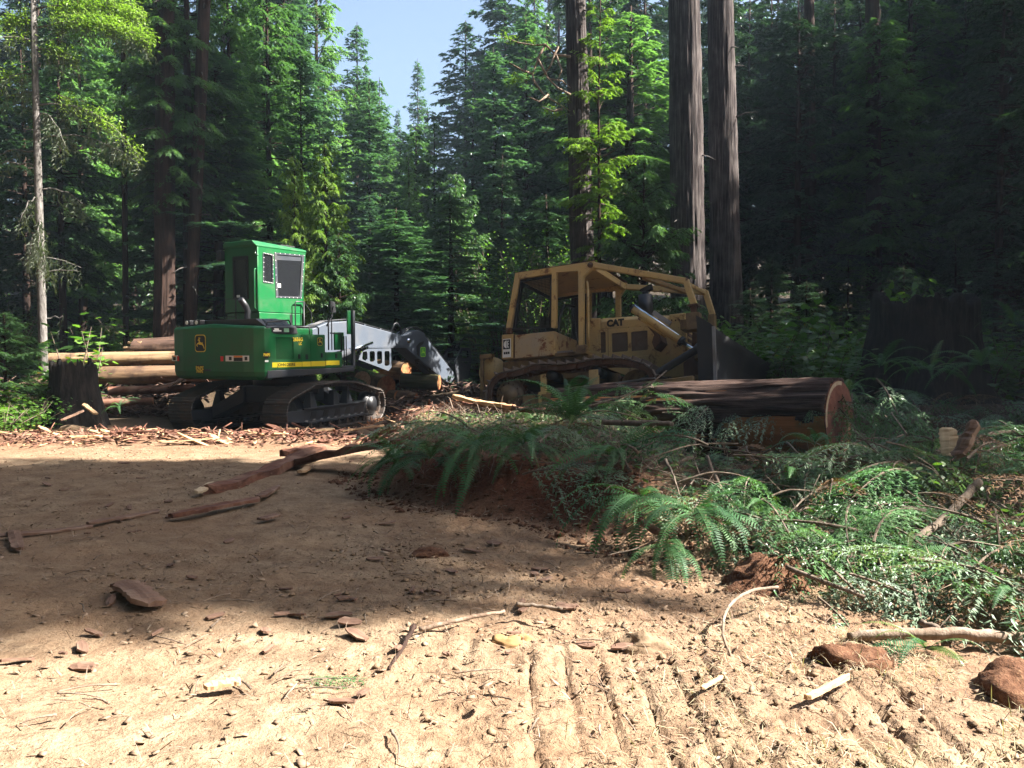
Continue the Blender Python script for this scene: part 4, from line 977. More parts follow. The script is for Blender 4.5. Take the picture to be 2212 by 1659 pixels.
tree_at(A_red, 885, 330, 40, 70, 'redwood_tree', 'dark green redwood left of the young bright fir')
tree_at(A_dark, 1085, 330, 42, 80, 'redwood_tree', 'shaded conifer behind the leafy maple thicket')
tree_at(A_slim, 1293, -60, 25.5, 85, 'fir_tree', 'slender light-green fir right behind the nearest bare trunk', rot=.6)
tree_at(A_young, 1388, 335, 24, 125, 'fir_tree', 'broad young fir rising above the bulldozer canopy bars')
tree_at(A_blue, 800, 420, 42, 60, 'fir_tree', 'shaded fir behind the boom joint of the loader')
tree_at(A_dark, 1180, 40, 48, 80, 'redwood_tree', 'dark conifer just left of the nearest bare trunk')
# rows that close the forest
ROWN = {31: 'in front', 38: 'second row', 46: 'third row', 56: 'fourth row', 70: 'far back', 88: 'farthest back'}
for Y, step, hw0, v0 in ((31, 2.6, 2.3, 60), (38, 3.0, 2.6, -20), (46, 3.4, 2.9, -60), (56, 4.0, 3.2, -60), (70, 5.0, 3.8, -80), (88, 6.5, 4.6, -60)):
    X = -.64*Y - 3
    while X < .64*Y + 3:
        x = X + rnd.uniform(-.8, .8)*step*.4; y = Y + rnd.uniform(-2.5, 2.5); u = 1106 + x/y*FPX; X += step
        vt = v0 + rnd.uniform(-260, 60); hw = 1.25*hw0*rnd.uniform(.8, 1.15)/y*FPX
        lim = max(skyline(u + k*hw*.8) - (abs(k) > 0)*90 for k in (-1, -.5, 0, .5, 1))
        lim = max(lim, skyline(u))
        if lim > -300: vt = max(vt, lim + 25 + rnd.uniform(0, 60)); hw *= .95
        if u > 1240: vt = max(vt, rnd.uniform(-150, 10))
        if Y < 40 and 640 < u < 1230: vt = max(vt, rnd.uniform(400, 520)); 
        if Y < 33 and -50 < u < 640: vt = rnd.uniform(-100, 250)
        if Y < 33 and u > 1230 and u < 1640: continue
        if u < 620: k = rnd.choice([A_red, A_red2, A_blue, A_dark2, A_dark]); lb = where('conifer %s' % ROWN[Y], u, max(vt, 60)+130, True); gp = 'conifers filling the left forest'
        elif u < 1240: k = rnd.choice([A_red, A_blue, A_blue2, A_dark]); lb = where('green conifer %s' % ROWN[Y], u, max(vt, 60)+130, True); gp = 'conifers filling the middle forest'
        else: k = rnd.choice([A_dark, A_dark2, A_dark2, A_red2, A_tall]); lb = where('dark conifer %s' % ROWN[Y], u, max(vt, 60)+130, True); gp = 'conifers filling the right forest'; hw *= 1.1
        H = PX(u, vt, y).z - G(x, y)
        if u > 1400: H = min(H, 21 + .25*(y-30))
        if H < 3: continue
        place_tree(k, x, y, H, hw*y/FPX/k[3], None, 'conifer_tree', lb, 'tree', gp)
# forest beyond the right edge of the frame: it throws the shade over slash, bulldozer and the middle of the clearing
def edge_tree(k, x, y, H, rs):
    place_tree(k, x, y, H, rs, None, 'conifer_tree', 'tall conifer at the clearing edge beyond the right side of the view', 'tree', 'conifers beyond the right edge')
E_dense = conifer(31, 26, .12, 3.5, 256, (.26,.12), .0, .3, 6, .45, .3, .42, needles=L_dark)
H_high = conifer(32, 38, .64, 3.1, 200, (.32,.15), .0, .3, 6, .35, .3, .4, needles=L_dark)
for x, y, H, rs in ((26.2,4.8,44,.8),(30,3.9,48,.75),(28,7.4,40,.85),(25,7.8,36,.7)): edge_tree(H_high, x, y, H, rs)
for x, y, H, rs in ((17.5,9.2,33,.85),(15,10.6,24,.7),(22,8.2,36,.85),(13.5,10.2,20,.6),(26,8.6,38,.9),(24.5,10.4,34,.5),(17,12.8,15,.7),(14.5,16.6,21,.85),(19,16.0,29,.9),(18,18.9,26,1.),(30,15.9,45,1.2),(15,20.0,21,.9),(22,17.8,28,1.),
                    (21,22.6,26,1.),(16.5,23.6,20,.9),(12.5,14.2,13,.6),(23,13.0,19,.7)):
    edge_tree(E_dense, x, y, H, rs)
for k in range(26):
    if k % 2: edge_tree(E_dense, rnd.uniform(20, 25)+k*.35, 29+k*1.6, 27, 1.1)
    edge_tree(rnd.choice([A_dark2, E_dense]), rnd.uniform(26, 40), 26+k*1.7+rnd.uniform(-1, 1), rnd.uniform(31, 36), 1.15)
for k in range(10):  # unseen forest on the left, added to hold back skylight
    x = -18-rnd.uniform(0, 8); place_tree(A_dark2, x, 1+k*2.6, rnd.uniform(16, 24), 1.2, None, 'conifer_tree', 'tall unseen conifer beyond the left side of the view', 'tree', 'conifers beyond the left edge')
for k in range(22):
    place_tree(E_dense, -15.5-(k%2)*5-rnd.uniform(0,2), -12+k*1.6, rnd.uniform(30, 36), 1.1, None, 'conifer_tree', 'tall unseen conifer beyond the left side of the view', 'tree', 'conifers beyond the left edge')
for k in range(6):
    place_tree(E_dense, -13.2-rnd.uniform(0,1), -5+k*2.7, rnd.uniform(32, 36), 1.45, None, 'conifer_tree', 'tall unseen conifer beyond the left side of the view', 'tree', 'conifers beyond the left edge')
for k in range(24):  # unseen forest behind the view, added to darken the ambient light
    place_tree(E_dense, -24+k*2.0, -8.5-(k%2)*5-rnd.uniform(0,2), rnd.uniform(30, 36), 1.4, None, 'conifer_tree', 'tall unseen conifer behind the photographer', 'tree', 'conifers behind the view')
for k in range(8):
    place_tree(A_dark2, -24+k*6.5, -14-rnd.uniform(0, 6), rnd.uniform(18, 26), 1.2, None, 'conifer_tree', 'tall unseen conifer behind the photographer', 'tree', 'conifers behind the view')

# hero trunks with deep furrowed bark
def hero_trunk(u0, v0, w0, u1, v1, w1, Y, label, furrow=.05, m_=None, H_extra=7., nside=96, crown=A_tall, name='redwood_tree'):
    b = PX(u0, v0, Y); t = PX(u1, v1, Y); r0 = w0*Y/FPX/2; r1 = w1*Y/FPX/2
    d = (t-b)/(t.z-b.z); zb = G(b.x, Y)-.3; base = b + d*(zb-b.z)
    e = empty(name, base); tag(e, label, 'tree')
    Ht = t.z + H_extra - zb; nz = 110; V = np.zeros((nz, nside, 3)); z = np.linspace(0, Ht, nz)[:, None]; a = np.linspace(0, 2*np.pi, nside, endpoint=False)[None, :]
    rr = r0 + (r1-r0)*(z-(b.z-zb))/(t.z-b.z); rr = np.maximum(rr, .2*r0)*(1+.35*np.exp(-z/.9))
    tw = a*nside/2.2 + 1.2*fbm(z*.35+0*a, a*2, 3, 4)
    rid = np.abs(vnoise(tw, z*.55, int(u0)))*1.6 + .5*vnoise(tw*2.1, z*1.7, 9)
    rr = rr*(1 + furrow*2.4*rid - .05 + .05*fbm(a*1.3+u0, z*.3, 3, 6))
    V[..., 0] = rr*np.cos(a) + d.x*z; V[..., 1] = rr*np.sin(a) + d.y*z; V[..., 2] = z
    ix = np.arange(nz*nside).reshape(nz, nside); nx_ = np.roll(ix, -1, 1)
    F = np.stack([ix[:-1], nx_[:-1], nx_[1:], ix[1:]], -1).reshape(-1, 4)
    add_mesh('trunk', V.reshape(-1, 3), F, m_ or M_bark, e, False)
    rs_ = random.Random(int(u0))
    for k in range(9):
        zz_ = Ht*rs_.uniform(.12, .95); a_ = rs_.uniform(3.4, 6.0); q = Vector((d.x*zz_+r1*.9*math.cos(a_), d.y*zz_+r1*.9*math.sin(a_), zz_)); v_ = Vector((math.cos(a_), math.sin(a_), rs_.uniform(-.5, .3)))
        L_ = rs_.uniform(.12, .9); MB().tube([q, q+v_*L_*.5, q+v_*L_+Vector((0,0,-.15*L_))], [.03, .018, .006], 5).build('dead_stub', M_snag, e, True)
    if crown:
        c = crown[1].copy(); col.objects.link(c); c.parent = e; c.location = (d.x*Ht*.8, 0, Ht-crown[2]*.33*.8 - .5); c.scale = (1.0, 1.0, .8)
    return e
hero_trunk(1258, 560, 52, 1243, 0, 42, 26, 'nearest bare redwood trunk rising behind the bulldozer canopy', .05)
hero_trunk(1487, 600, 74, 1478, 0, 66, 28, 'thick bare redwood trunk behind the bulldozer hood, left of two', .05)
hero_trunk(1569, 640, 66, 1556, 0, 54, 28.8, 'thick bare redwood trunk right of the bulldozer hood, right of two', .05)
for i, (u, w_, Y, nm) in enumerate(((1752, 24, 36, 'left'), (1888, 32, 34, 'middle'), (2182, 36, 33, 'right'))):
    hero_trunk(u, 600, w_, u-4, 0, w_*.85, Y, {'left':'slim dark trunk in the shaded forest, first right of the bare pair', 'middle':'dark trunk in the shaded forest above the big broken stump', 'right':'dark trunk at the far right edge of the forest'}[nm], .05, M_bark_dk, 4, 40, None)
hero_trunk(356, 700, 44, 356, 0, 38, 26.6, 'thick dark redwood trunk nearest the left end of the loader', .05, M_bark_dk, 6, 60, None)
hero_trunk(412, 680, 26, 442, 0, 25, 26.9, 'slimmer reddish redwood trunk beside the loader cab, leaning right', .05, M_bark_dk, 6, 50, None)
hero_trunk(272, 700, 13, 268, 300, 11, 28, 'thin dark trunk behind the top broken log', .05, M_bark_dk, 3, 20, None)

# dead-limbed spruce at the left with lichen curtains
def snag():
    Y = 21.; b = PX(94, 815, Y); t = PX(86, 0, Y); e = empty('spruce_tree', (b.x, Y, G(b.x, Y)-.1)); tag(e, 'thin pale spruce with drooping grey lichen on dead limbs at the left', 'tree')
    Ht = t.z+2.2-e.location.z
    tb = MB(); tb.tube([(0,0,0),(0,0,2),(-.03,0,5),(-.06,0,8),(-.08,0,Ht)], [.12,.105,.095,.08,.06], 14)
    rng = np.random.default_rng(5); P = []; D = []; LP = []; LD = []
    def limb(z0, az, L, drop, thr, leafy, up=.25):
        prev = None; pts = []
        for k in range(9):
            s = k/8; p = np.array([L*s*math.cos(az), L*s*math.sin(az), z0 + up*L*s - drop*L*s**2.2]); pts.append(Vector(p + rng.normal(0, .015, 3)))
        tb.tube(pts, [.022*(1-.8*k/8)+.003 for k in range(9)], 4)
        for k in range(int(thr*L)):
            s = rng.uniform(.15, 1); p = np.array([L*s*math.cos(az), L*s*math.sin(az), z0 + up*L*s - drop*L*s**2.2])
            hl_ = rng.uniform(.15, .7); q = p.copy(); 
            dr = np.array([rng.normal(0, .25), rng.normal(0, .25), -1])
            for j in range(int(hl_/.05)): P.append(q+rng.normal(0, .02, 3)); D.append(dr+rng.normal(0, .35, 3)); q = q + dr*.05
            if leafy and rng.uniform() < leafy:
                for j in range(20): LP.append(p+rng.normal(0, .13, 3)); LD.append([math.cos(az)+rng.normal(0,.8), math.sin(az)+rng.normal(0,.8), -.45+rng.normal(0,.5)])
    zpx = lambda v: PX(90, v, Y).z - e.location.z
    for v, az, L, drop, thr, leafy in ((60,.0,2.7,.35,60,.8),(20,.15,2.4,.25,60,.9),(110,-.1,1.0,.5,60,.5),(165,3.2,1.0,.4,30,.5),(230,.05,2.4,.75,50,.35),(250,-.5,1.0,1.1,45,0),(300,.1,2.2,.45,30,.0),
                    (330,3.0,1.3,.3,12,0),(360,3.3,.9,.2,8,0),(410,.3,1.0,.6,30,0),(480,-1.2,.55,1.6,110,0),(500,-1.7,.5,1.8,110,0),(520,-.9,.5,1.9,90,0),(560,.2,.9,.5,20,0),(590,.0,.9,.2,10,0),(430,-2.2,.5,1.5,40,0),
                    (40,2.9,1.1,.35,40,.6),(90,3.4,1.4,.5,30,.4),(640,3.0,.4,.1,2,0),(690,.2,.5,.1,2,0),(-40,.2,2.2,.3,50,.8),(-60,3,1.6,.3,50,.7),(200,2.8,1.2,.35,26,.1),(700,2.8,.4,0,0,0)):
        limb(max(1, zpx(v)), az, L, drop, thr, leafy)
    tb.build('trunk', M_snag, e, True)
    P = np.array(P); D = np.array(D); D /= np.linalg.norm(D, axis=1)[:, None]; U = np.cross(D, [.3,1,.1]); U /= np.linalg.norm(U, axis=1)[:, None]
    V, F = leaf_tris(P, D, U, .12, .026, rng); tag(add_mesh('lichen', V, F, L_lichen, e), kind='stuff')
    P = np.array(LP); D = np.array(LD); D /= np.linalg.norm(D, axis=1)[:, None]; U = np.cross(D, [0,0,1.]); U /= np.linalg.norm(U, axis=1)[:, None]
    V, F = leaf_tris(P, D, U, .09, .035, rng, .5); add_mesh('crown', V, F, L_hem, e)
snag()
# bare limb left of the nearest trunk
def bare_limb():
    e = empty('bare_branch', PX(1228, 130, 25.8)); tag(e, 'crooked dead branch with a few green tips left of the nearest bare trunk', 'branch')
    rng = np.random.default_rng(8); tb = MB(); P = []; D = []
    def q(u, v, dy=0): p = PX(u, v, 25.8+dy)-e.location; return p
    for pts in ([(1232,122),(1200,118),(1178,96),(1155,98),(1120,92),(1085,78)],[(1200,118),(1213,150),(1205,175)],[(1178,96),(1165,120),(1150,160),(1155,180)],[(1160,125),(1185,170),(1215,175),(1232,190)],
                [(1150,170),(1175,205),(1232,240)],[(1150,160),(1125,150),(1100,135)],[(1185,205),(1165,220),(1140,208)],[(1205,100),(1190,140),(1170,170)],[(1232,205),(1205,190),(1180,165)],[(1215,235),(1195,240),(1170,230)]):
        pp = [q(u, v, rng.uniform(-.3, .1)) for u, v in pts]; tb.tube(pp, [.045-.032*k/(len(pp)-1) for k in range(len(pp))], 5)
        for k in range(2): P.append(pp[-1]); 
    tb.build('limb', M_twiglt, e, True)
    PP = []; DD = []
    for c, n_, s_ in ((q(1085,80),40,.25),(q(1105,85),40,.25),(q(1150,92),35,.22),(q(1125,170),90,.3),(q(1190,235),90,.35),(q(1205,245),80,.3),(q(1215,215),60,.25),(q(1110,180),50,.25)):
        for k in range(n_): PP.append(np.array(c)+rng.normal(0, s_*.5, 3)*[1,1,.5]); DD.append([rng.normal(-.5,.6), rng.normal(0,.6), rng.normal(-.1,.35)])
    PP = np.array(PP); DD = np.array(DD); DD /= np.linalg.norm(DD, axis=1)[:, None]; U = np.cross(DD, [0,0,1.]); U /= np.linalg.norm(U, axis=1)[:, None]
    V, F = leaf_tris(PP, DD, U, .16, .04, rng); add_mesh('needles', V, F, L_hem, e)
bare_limb()

# shrubs and saplings
def bush(proto, u, v, Y, H, rs, name, label, group=None, cat='shrub', zoff=0.):
    x = (u-1106)*Y/FPX
    return place_tree(proto, x, Y, H, rs, None, name, label, cat, group, zoff=zoff)
bush(A_young, 10, 0, 19, 2.6, .62, 'young_conifer', 'bright green young conifer at the left edge beside the spruce', cat='tree')
bush(S_sap, 160, 0, 20, 2.9, 1.1, 'maple_sapling', 'spindly maple sapling with few large leaves right of the spruce', cat='tree')
bush(S_sap, 205, 0, 24, 2.6, 1.0, 'maple_sapling', 'short maple sapling behind the long peeled log', cat='tree')
bush(S_sap, 278, 0, 27, 2.4, 1.0, 'maple_sapling', 'maple sapling at the left end of the top broken log', cat='tree')
bush(S_maple2, 110, 0, 20.5, 1.5, .9, 'leafy_shrub', 'leafy shrub round the foot of the spruce trunk')
bush(S_maple2, 30, 0, 18.5, 1.1, 1., 'leafy_shrub', 'low leafy shrub at the left edge by the small logs')
bush(S_low, 70, 0, 18, .8, 1., 'leafy_shrub', 'low green ground shrub left of the dark stump')
bush(S_low, 5, 0, 17, .7, 1., 'leafy_shrub', 'low green ground shrub at the very left edge')
for u, Y, H, rs, lb in ((1085,31,5.2,1.,'tall maple thicket between young fir and bulldozer, leftmost'),(1150,29,4.8,.95,'tall maple thicket just left of the bulldozer cab'),(1210,30,5.6,.9,'tall maple thicket behind the bulldozer cab, by the nearest trunk'),(1040,33,3.4,1.,'low maple thicket under the young bright fir'),(760,33,3.,1.,'dark thicket behind the loader boom'),(860,34,3.4,1.2,'dark thicket behind the grapple'),(930,30,2.6,1.,'dark thicket right of the grapple'),(560,30,3,1.,'dark thicket behind the loader cab')):
    bush(S_dense, u, 0, Y, H, rs, 'maple_thicket', lb)
for i, (u, Y, H, rs) in enumerate(((1560,20.5,1.8,1.1),(1610,20,1.9,1.),(1660,20.5,2.1,1.1),(1710,20.,1.6,1.),(1755,21,1.9,1.1),(1800,20,1.5,1.),(1840,21.5,2.,1.),(1590,23,2.6,1.1),(1690,23.5,2.7,1.2),(1780,24,2.6,1.1),(2130,19,1.7,1.),(2180,20,2.2,1.1),(1540,22.5,2.3,1.),(1860,24,2.6,1.1),(2010,23,3.2,1.),(1930,24,3.4,1.1))):
    bush(S_maple if i % 3 else S_maple2, u, 0, Y, H, rs, 'vine_maple', where('broad-leaved shrub', u, 740), 'maple shrubs behind the bulldozer blade')
for i, (u, Y, H) in enumerate(((1665,26,4.2),(1740,27,3.6),(1830,28,4.4),(1950,26,4.0),(2060,27,5),(2150,25,4.2),(1620,27,3.4))):
    bush(A_dark, u, 0, Y, H, .5, 'young_conifer', where('small shaded conifer', u, 640), 'small conifers in the right undergrowth', 'tree')
for i, u in enumerate(range(-40, 720, 58)):
    bush(S_dense if i % 2 else S_maple, u, 0, 30+rnd.uniform(-1.5,3), rnd.uniform(1.4, 3.), 1.1, 'understory_shrub', where('dark undergrowth shrub', u, 700, True), 'shrubs under the left forest')
for Y_ in (37, 45, 54):
    for i in range(int(Y_*1.3/3.2)):
        u = -60 + 2320*(i+rnd.random()*.6)/int(Y_*1.3/3.2)
        bush(rnd.choice([S_dense, A_young, S_dense]), u, 0, Y_+rnd.uniform(-2,2), rnd.uniform(2.4, 4.2), 1.4, 'understory_shrub', where('dark undergrowth', u, 650, True), 'undergrowth deep in the forest')
for i, u in enumerate(range(1260, 2300, 60)):
    bush(S_dense, u, 0, 30+rnd.uniform(-1.5,4), rnd.uniform(2, 3.6), 1.1, 'understory_shrub', where('dark undergrowth shrub', u, 700, True), 'shrubs under the right forest')

# ---------------------------------------------------------------- logs and stumps
def log(p0, p1, r0, r1, name, label, group=None, bark=None, end=None, cat='log', rough=.05, gap=None, seed=0, ragged=False):
    p0, p1 = Vector(p0), Vector(p1); L = (p1-p0).length
    e = empty(name, p0); e.rotation_mode = 'QUATERNION'; e.rotation_quaternion = (p1-p0).to_track_quat('X', 'Z')
    tag(e, label, cat, group)
    ns, na = (max(10, int(L/.12)), 36) if not gap else (int(L/.05), 140)
    x = np.linspace(0, L, ns)[:, None]; a = np.linspace(0, 2*np.pi, na, endpoint=False)[None, :]
    rr = r0+(r1-r0)*x/L; rr = rr*(1+rough*(2*fbm(a*3+0*x, x*.6, 3, seed)+1.2*np.abs(vnoise(a*9, x*1.2, seed+3))+(.8*np.abs(vnoise(a*24+.5*x, x*.9, 9))+.5*vnoise(a*40, x*3, 5) if gap else 0)))
    X = x+0*a
    if ragged: X = X + np.where(x > L*.93, .3*vnoise(a*3, a*0, seed+9)+.1, 0)
    V = np.stack([X, rr*np.cos(a), rr*np.sin(a)], -1); ix = np.arange(ns*na).reshape(ns, na); nx_ = np.roll(ix, -1, 1)
    F = np.stack([ix[:-1], nx_[:-1], nx_[1:], ix[1:]], -1)
    if gap:
        cx = (x[:-1]+x[1:])/2; ca = (a+np.pi/na)
        edge = gap[0] + .6*vnoise(ca*5, ca*0, 3) + .2*vnoise(ca*19, ca*0, 6); m = (cx > edge) & (((ca-gap[1]) % (2*np.pi)) < (gap[2]-gap[1])) & (ca > gap[1] + .45*vnoise(cx*3.3, cx*0, 4) + .15*vnoise(cx*12, cx*0, 7))
        F = F[~m]
    else: F = F.reshape(-1, 4)
    bk = add_mesh('bark' if bark is not M_peel else 'stem', V.reshape(-1, 3), F, bark or M_barkred, e, True)
    if gap:
        sm = bk.modifiers.new('thickness', 'SOLIDIFY'); sm.thickness = .05; sm.offset = -1
        V2 = np.stack([x+0*a, (r0+(r1-r0)*x/L)*.95*np.cos(a), (r0+(r1-r0)*x/L)*.95*np.sin(a)], -1)
        V2[..., 1:] *= (1+.02*vnoise(x*3, a*4, 8))[..., None]
        add_mesh('exposed_wood', V2.reshape(-1, 3), np.stack([ix[:-1], nx_[:-1], nx_[1:], ix[1:]], -1).reshape(-1, 4), M_expo, e, True)
    for xx, r_, s in ((0, r0, -1), (L, r1, 1)):
        b = MB(); n = 28
        ring = [Vector((xx, r_*.97*math.cos(2*math.pi*k/n), r_*.97*math.sin(2*math.pi*k/n))) for k in range(n)]
        b.loft([ring, [p + Vector((s*.012, 0, 0)) for p in ring]])
        ce = b.build('cut_end', end or M_heart, e)
        if gap and s > 0:
            b = MB(); ro = [Vector((xx+.013, p.y*.985, p.z*.985)) for p in ring]; ri = [Vector((xx+.013, p.y*.88, p.z*.88)) for p in ring]
            V_ = ro+ri+[p+Vector((.004,0,0)) for p in ro]+[p+Vector((.004,0,0)) for p in ri]
            b.raw(V_, [(2*n+k, 2*n+(k+1)%n, 3*n+(k+1)%n, 3*n+k) for k in range(n) if 75 < 360*k/n < 190])
            b.build('sapwood_ring', M_sap, ce)
    return e
pr = PX(1812, 902, 12.4); pl = PX(1215, 900, 15.8)
BIG = log(pl, pr, .5, .56, 'big_log', 'large felled redwood log with torn bark showing orange wood at its sawn end', None, M_barkred, m_wood('dark_cut_face', (.12,.045,.03), (.22,.09,.06), (.08,.04,.03), 0, 3), rough=.09, gap=(3.5, R(174), R(268)), seed=5)
# find which side faces the camera and low: local +y points left/up of the log, handled by the gap angles
for u0, v0, u1, v1, Y0, Y1, r_, nm, lb, bk in (
    (108, 778, 500, 770, 24.6, 25.6, .2, 'peeled_log', 'long pale peeled log on top of the left deck', M_peel),
    (200, 812, 520, 806, 24.2, 25., .26, 'redwood_log', 'reddish-brown log under the long peeled log', M_logbrown),
    (500, 744, 292, 752, 26.4, 25.8, .3, 'broken_log', 'short log with splintered orange end lying highest on the left deck', M_barkdeb),
    (60, 826, 150, 826, 20.6, 21, .09, 'small_log', 'small dark log left of the stump, upper one', M_barkdeb),
    (62, 843, 150, 843, 20.6, 21, .09, 'small_log', 'small dark log left of the stump, lower one', M_barkdeb),
    (235, 845, 420, 838, 22.9, 23.6, .12, 'debris_log', 'thin weathered log in the dark heap right of the stump, upper', M_slabbark),
    (215, 870, 330, 866, 21.6, 22, .1, 'debris_log', 'thin weathered log in the dark heap right of the stump, lower', M_slabbark)):
    log(PX(u0, v0, Y0), PX(u1, v1, Y1), r_, r_*.95, nm, lb, None, bk, M_splint if 'broken' in nm else M_heart, seed=int(u0), ragged='broken' in nm)
RD = 'sawn logs in the deck behind the loader boom'
for i, (u0, v0, u1, v1, Y0, Y1, r_, lb) in enumerate((
    (790, 826, 834, 836, 27.2, 26.4, .36, 'thick reddish log end right below the heel plate'),
    (812, 796, 877, 802, 28.2, 27.6, .3, 'red log with grey round end, upper right below the boom joint'),
    (868, 822, 948, 826, 27.2, 27., .24, 'mossy dark log under the sloping arm of the loader'),
    (800, 850, 858, 856, 27., 26.4, .17, 'small log with orange sawn end low behind the loader track'),
    (840, 854, 900, 862, 26.6, 26.3, .19, 'small grey-ended log low in the deck left of the grapple'),
    (870, 790, 960, 792, 29.2, 29., .2, 'dark log lying behind the sloping arm of the loader'),
    (730, 812, 782, 822, 27.6, 26.2, .3, 'sunlit pink-ended log just above the loader track'),
    (690, 806, 748, 818, 28., 27., .28, 'sunlit pale-ended log left of the pink-ended one'))):
    log(PX(u0, v0, Y0), PX(u1, v1, Y1), r_, r_, 'sawn_log', lb, RD, M_moss if 'mossy' in lb else M_logbrown, M_splint if i > 5 else M_heart, seed=i+40)

def stump(u, vtop, vbase, w0, w1, Y, label, seed, jag=.25):
    x = (u-1106)*Y/FPX; zb = G(x, Y)-.15; H = PX(u, vtop, Y).z - zb; r0 = w0*Y/FPX/2; r1 = w1*Y/FPX/2
    e = empty('stump', (x, Y, zb)); tag(e, label, 'stump')
    nz, na = 26, 90; t = np.linspace(0, 1, nz)[:, None]; a = np.linspace(0, 2*np.pi, na, endpoint=False)[None, :]
    rr = r1+(r0-r1)*(1-t)**2.0; rr = rr*(1+.24*(1-t)**1.5*np.sin(a*5+seed)+.10*np.abs(vnoise(a*7, t*2, seed))*1.6+.05*vnoise(a*22, t*3, seed+2))
    z = t*H*(1+jag*vnoise(a*4, a*0+seed, seed)*t + jag*.7*vnoise(a*13, a*0, seed+5)*t)
    V = np.stack([rr*np.cos(a)+0*z, rr*np.sin(a)+0*z, z], -1)
    inn = V[-1]*np.array([.82,.82,1]); inn2 = inn*np.array([.7,.7,1]); inn2[:, 2] = H*.8
    V = np.concatenate([V.reshape(-1, 3), inn, inn2]); ix = np.arange((nz+2)*na).reshape(nz+2, na); nx_ = np.roll(ix, -1, 1)
    F = np.stack([ix[:-1], nx_[:-1], nx_[1:], ix[1:]], -1).reshape(-1, 4)
    o = add_mesh('stump_wood', V, F, M_stump, e)
    b = MB(); b.raw(list(inn2), [tuple(range(na))]); b.build('broken_top', M_stump, e)
    return e
stump(159, 791, 905, 140, 90, 19.3, 'dark flared stump at the left in front of the log deck', 3, .2)
stump(1992, 650, 800, 260, 205, 19.5, 'huge broad dark stump overgrown by ferns in the right forest', 11, .12)

# ---------------------------------------------------------------- ferns
def frond_mesh(L, curve, npin, plen, seed, droop_tip=.9, material=None):
    rng = np.random.default_rng(seed); V = []; F = []
    def at(s):
        ang = curve*(1-s) - droop_tip*s*s
        return s
    pos = [np.array([0., 0., 0.])]; ang = curve; N = npin; ds = L/N
    dirs = []
    for k in range(N):
        s = k/N; an = curve - (curve+droop_tip)*s**1.2; d = np.array([math.cos(an), 0, math.sin(an)]); dirs.append(d); pos.append(pos[-1]+d*ds)
    # stem
    for k, p in enumerate(pos):
        w_ = .0035*(1-.7*k/N); V += [p+[0,-w_,0], p+[0,w_,0], p+[0,0,w_]]
    for k in range(N):
        for j in range(3): a = 3*k+j; b = 3*k+(j+1)%3; F.append((a, b, b+3, a+3))
    for k in range(int(N*.1), N):
        s = k/N; pl_ = plen*min(1, (s-.05)*6)*(1-max(0, s-.35)/.65)**.8 + .004; d = dirs[k]; nrm = np.array([-d[2], 0, d[0]])
        for sg in (-1, 1):
            o = pos[k]; ax = np.array([d[0]*.28, sg*.96, d[2]*.28]) - nrm*rng.uniform(.05, .3); wv = d*ds*.3
            n0 = len(V); tipd = rng.uniform(.9, 1.1)
            V += [o-wv, o+wv, o+ax*pl_*.6*tipd+wv*.75, o+ax*pl_*tipd+d*.004, o+ax*pl_*.6*tipd-wv*.75]
            F.append((n0, n0+1, n0+2, n0+3, n0+4))
    me = bpy.data.meshes.new('frond'); me.from_pydata([tuple(v) for v in V], [], F); me.materials.append(material or L_fern); me.update()
    return me
FR = [frond_mesh(.85, 1.1, 34, .085, 1, .7), frond_mesh(.75, .8, 30, .08, 2, 1.0), frond_mesh(.9, .55, 36, .09, 3, 1.1), frond_mesh(.6, 1.25, 26, .07, 4, .2)]
M_fern_y = m_leaf('yellow_fern', (.06,.12,.03), (.13,.2,.04), None, .4, .4, .5)
FRY = [frond_mesh(.7, 1.2, 38, .06, 5, .3, M_fern_y), frond_mesh(.6, .9, 34, .055, 6, .9, M_fern_y)]
def fern(u, v, Y, n, size, label, fall=0., toward=None, spread=6.28, z=None, yel=.1, group=None):
    p = PX(u, v, Y); x = p.x; zz = p.z if z is None else z
    e = empty('sword_fern', (x, Y, zz)); tag(e, label, 'fern', group)
    for k in range(n):
        me = rnd.choice(FRY) if rnd.random() < yel else rnd.choice(FR)
        o = bpy.data.objects.new('frond', me); link(o, e)
        a = (k/n*spread + rnd.uniform(-.25, .25)) if toward is None else toward + rnd.uniform(-spread/2, spread/2)
        pitch = rnd.uniform(-.35, .25) + fall
        o.rotation_euler = (rnd.uniform(-.35, .35), pitch, a); s = size*rnd.uniform(.85, 1.35); o.scale = (s, s, s)
    return e
fern(1235, 915, 9.6, 26, .98, 'largest sword fern with upright fronds on the bank top below the bulldozer', 0.0)
fern(1130, 960, 9.2, 20, .92, 'sword fern hanging over the cut bank left of the largest fern', .5, -1.9, 3.)
fern(1030, 970, 9.4, 20, .92, 'sword fern on the left part of the bank top', .35, -2.0, 4.)
fern(930, 990, 9.9, 18, 1.0, 'sword fern near the left end of the bank', .35, -2.2, 4.)
fern(860, 1000, 10.6, 16, 1.0, 'leftmost sword fern trailing onto the bare dirt', .4, -2.6, 4.)
fern(1330, 990, 8.8, 18, 1.0, 'small sword fern on the bank right of the largest fern', .35, -1.4, 4.)
fern(1385, 1075, 7.5, 18, .95, 'drooping sword fern whose long fronds hang down the bank in the middle', .75, -2.0, 2.4)
fern(1500, 1110, 6.9, 22, .85, 'bright sword fern at the foot of the slash, right of the drooping fern', .45, -1.5, 4.4)
fern(1440, 1175, 6.6, 8, .7, 'low sword fern with fronds pointing down at the dirt edge', .9, -1.7, 1.6)
fern(1640, 1120, 7.1, 9, .6, 'flattened fern in the slash right of the bright fern', .3)
fern(1760, 960, 8.9, 9, .6, 'shaded fern in front of the big log end', .2)
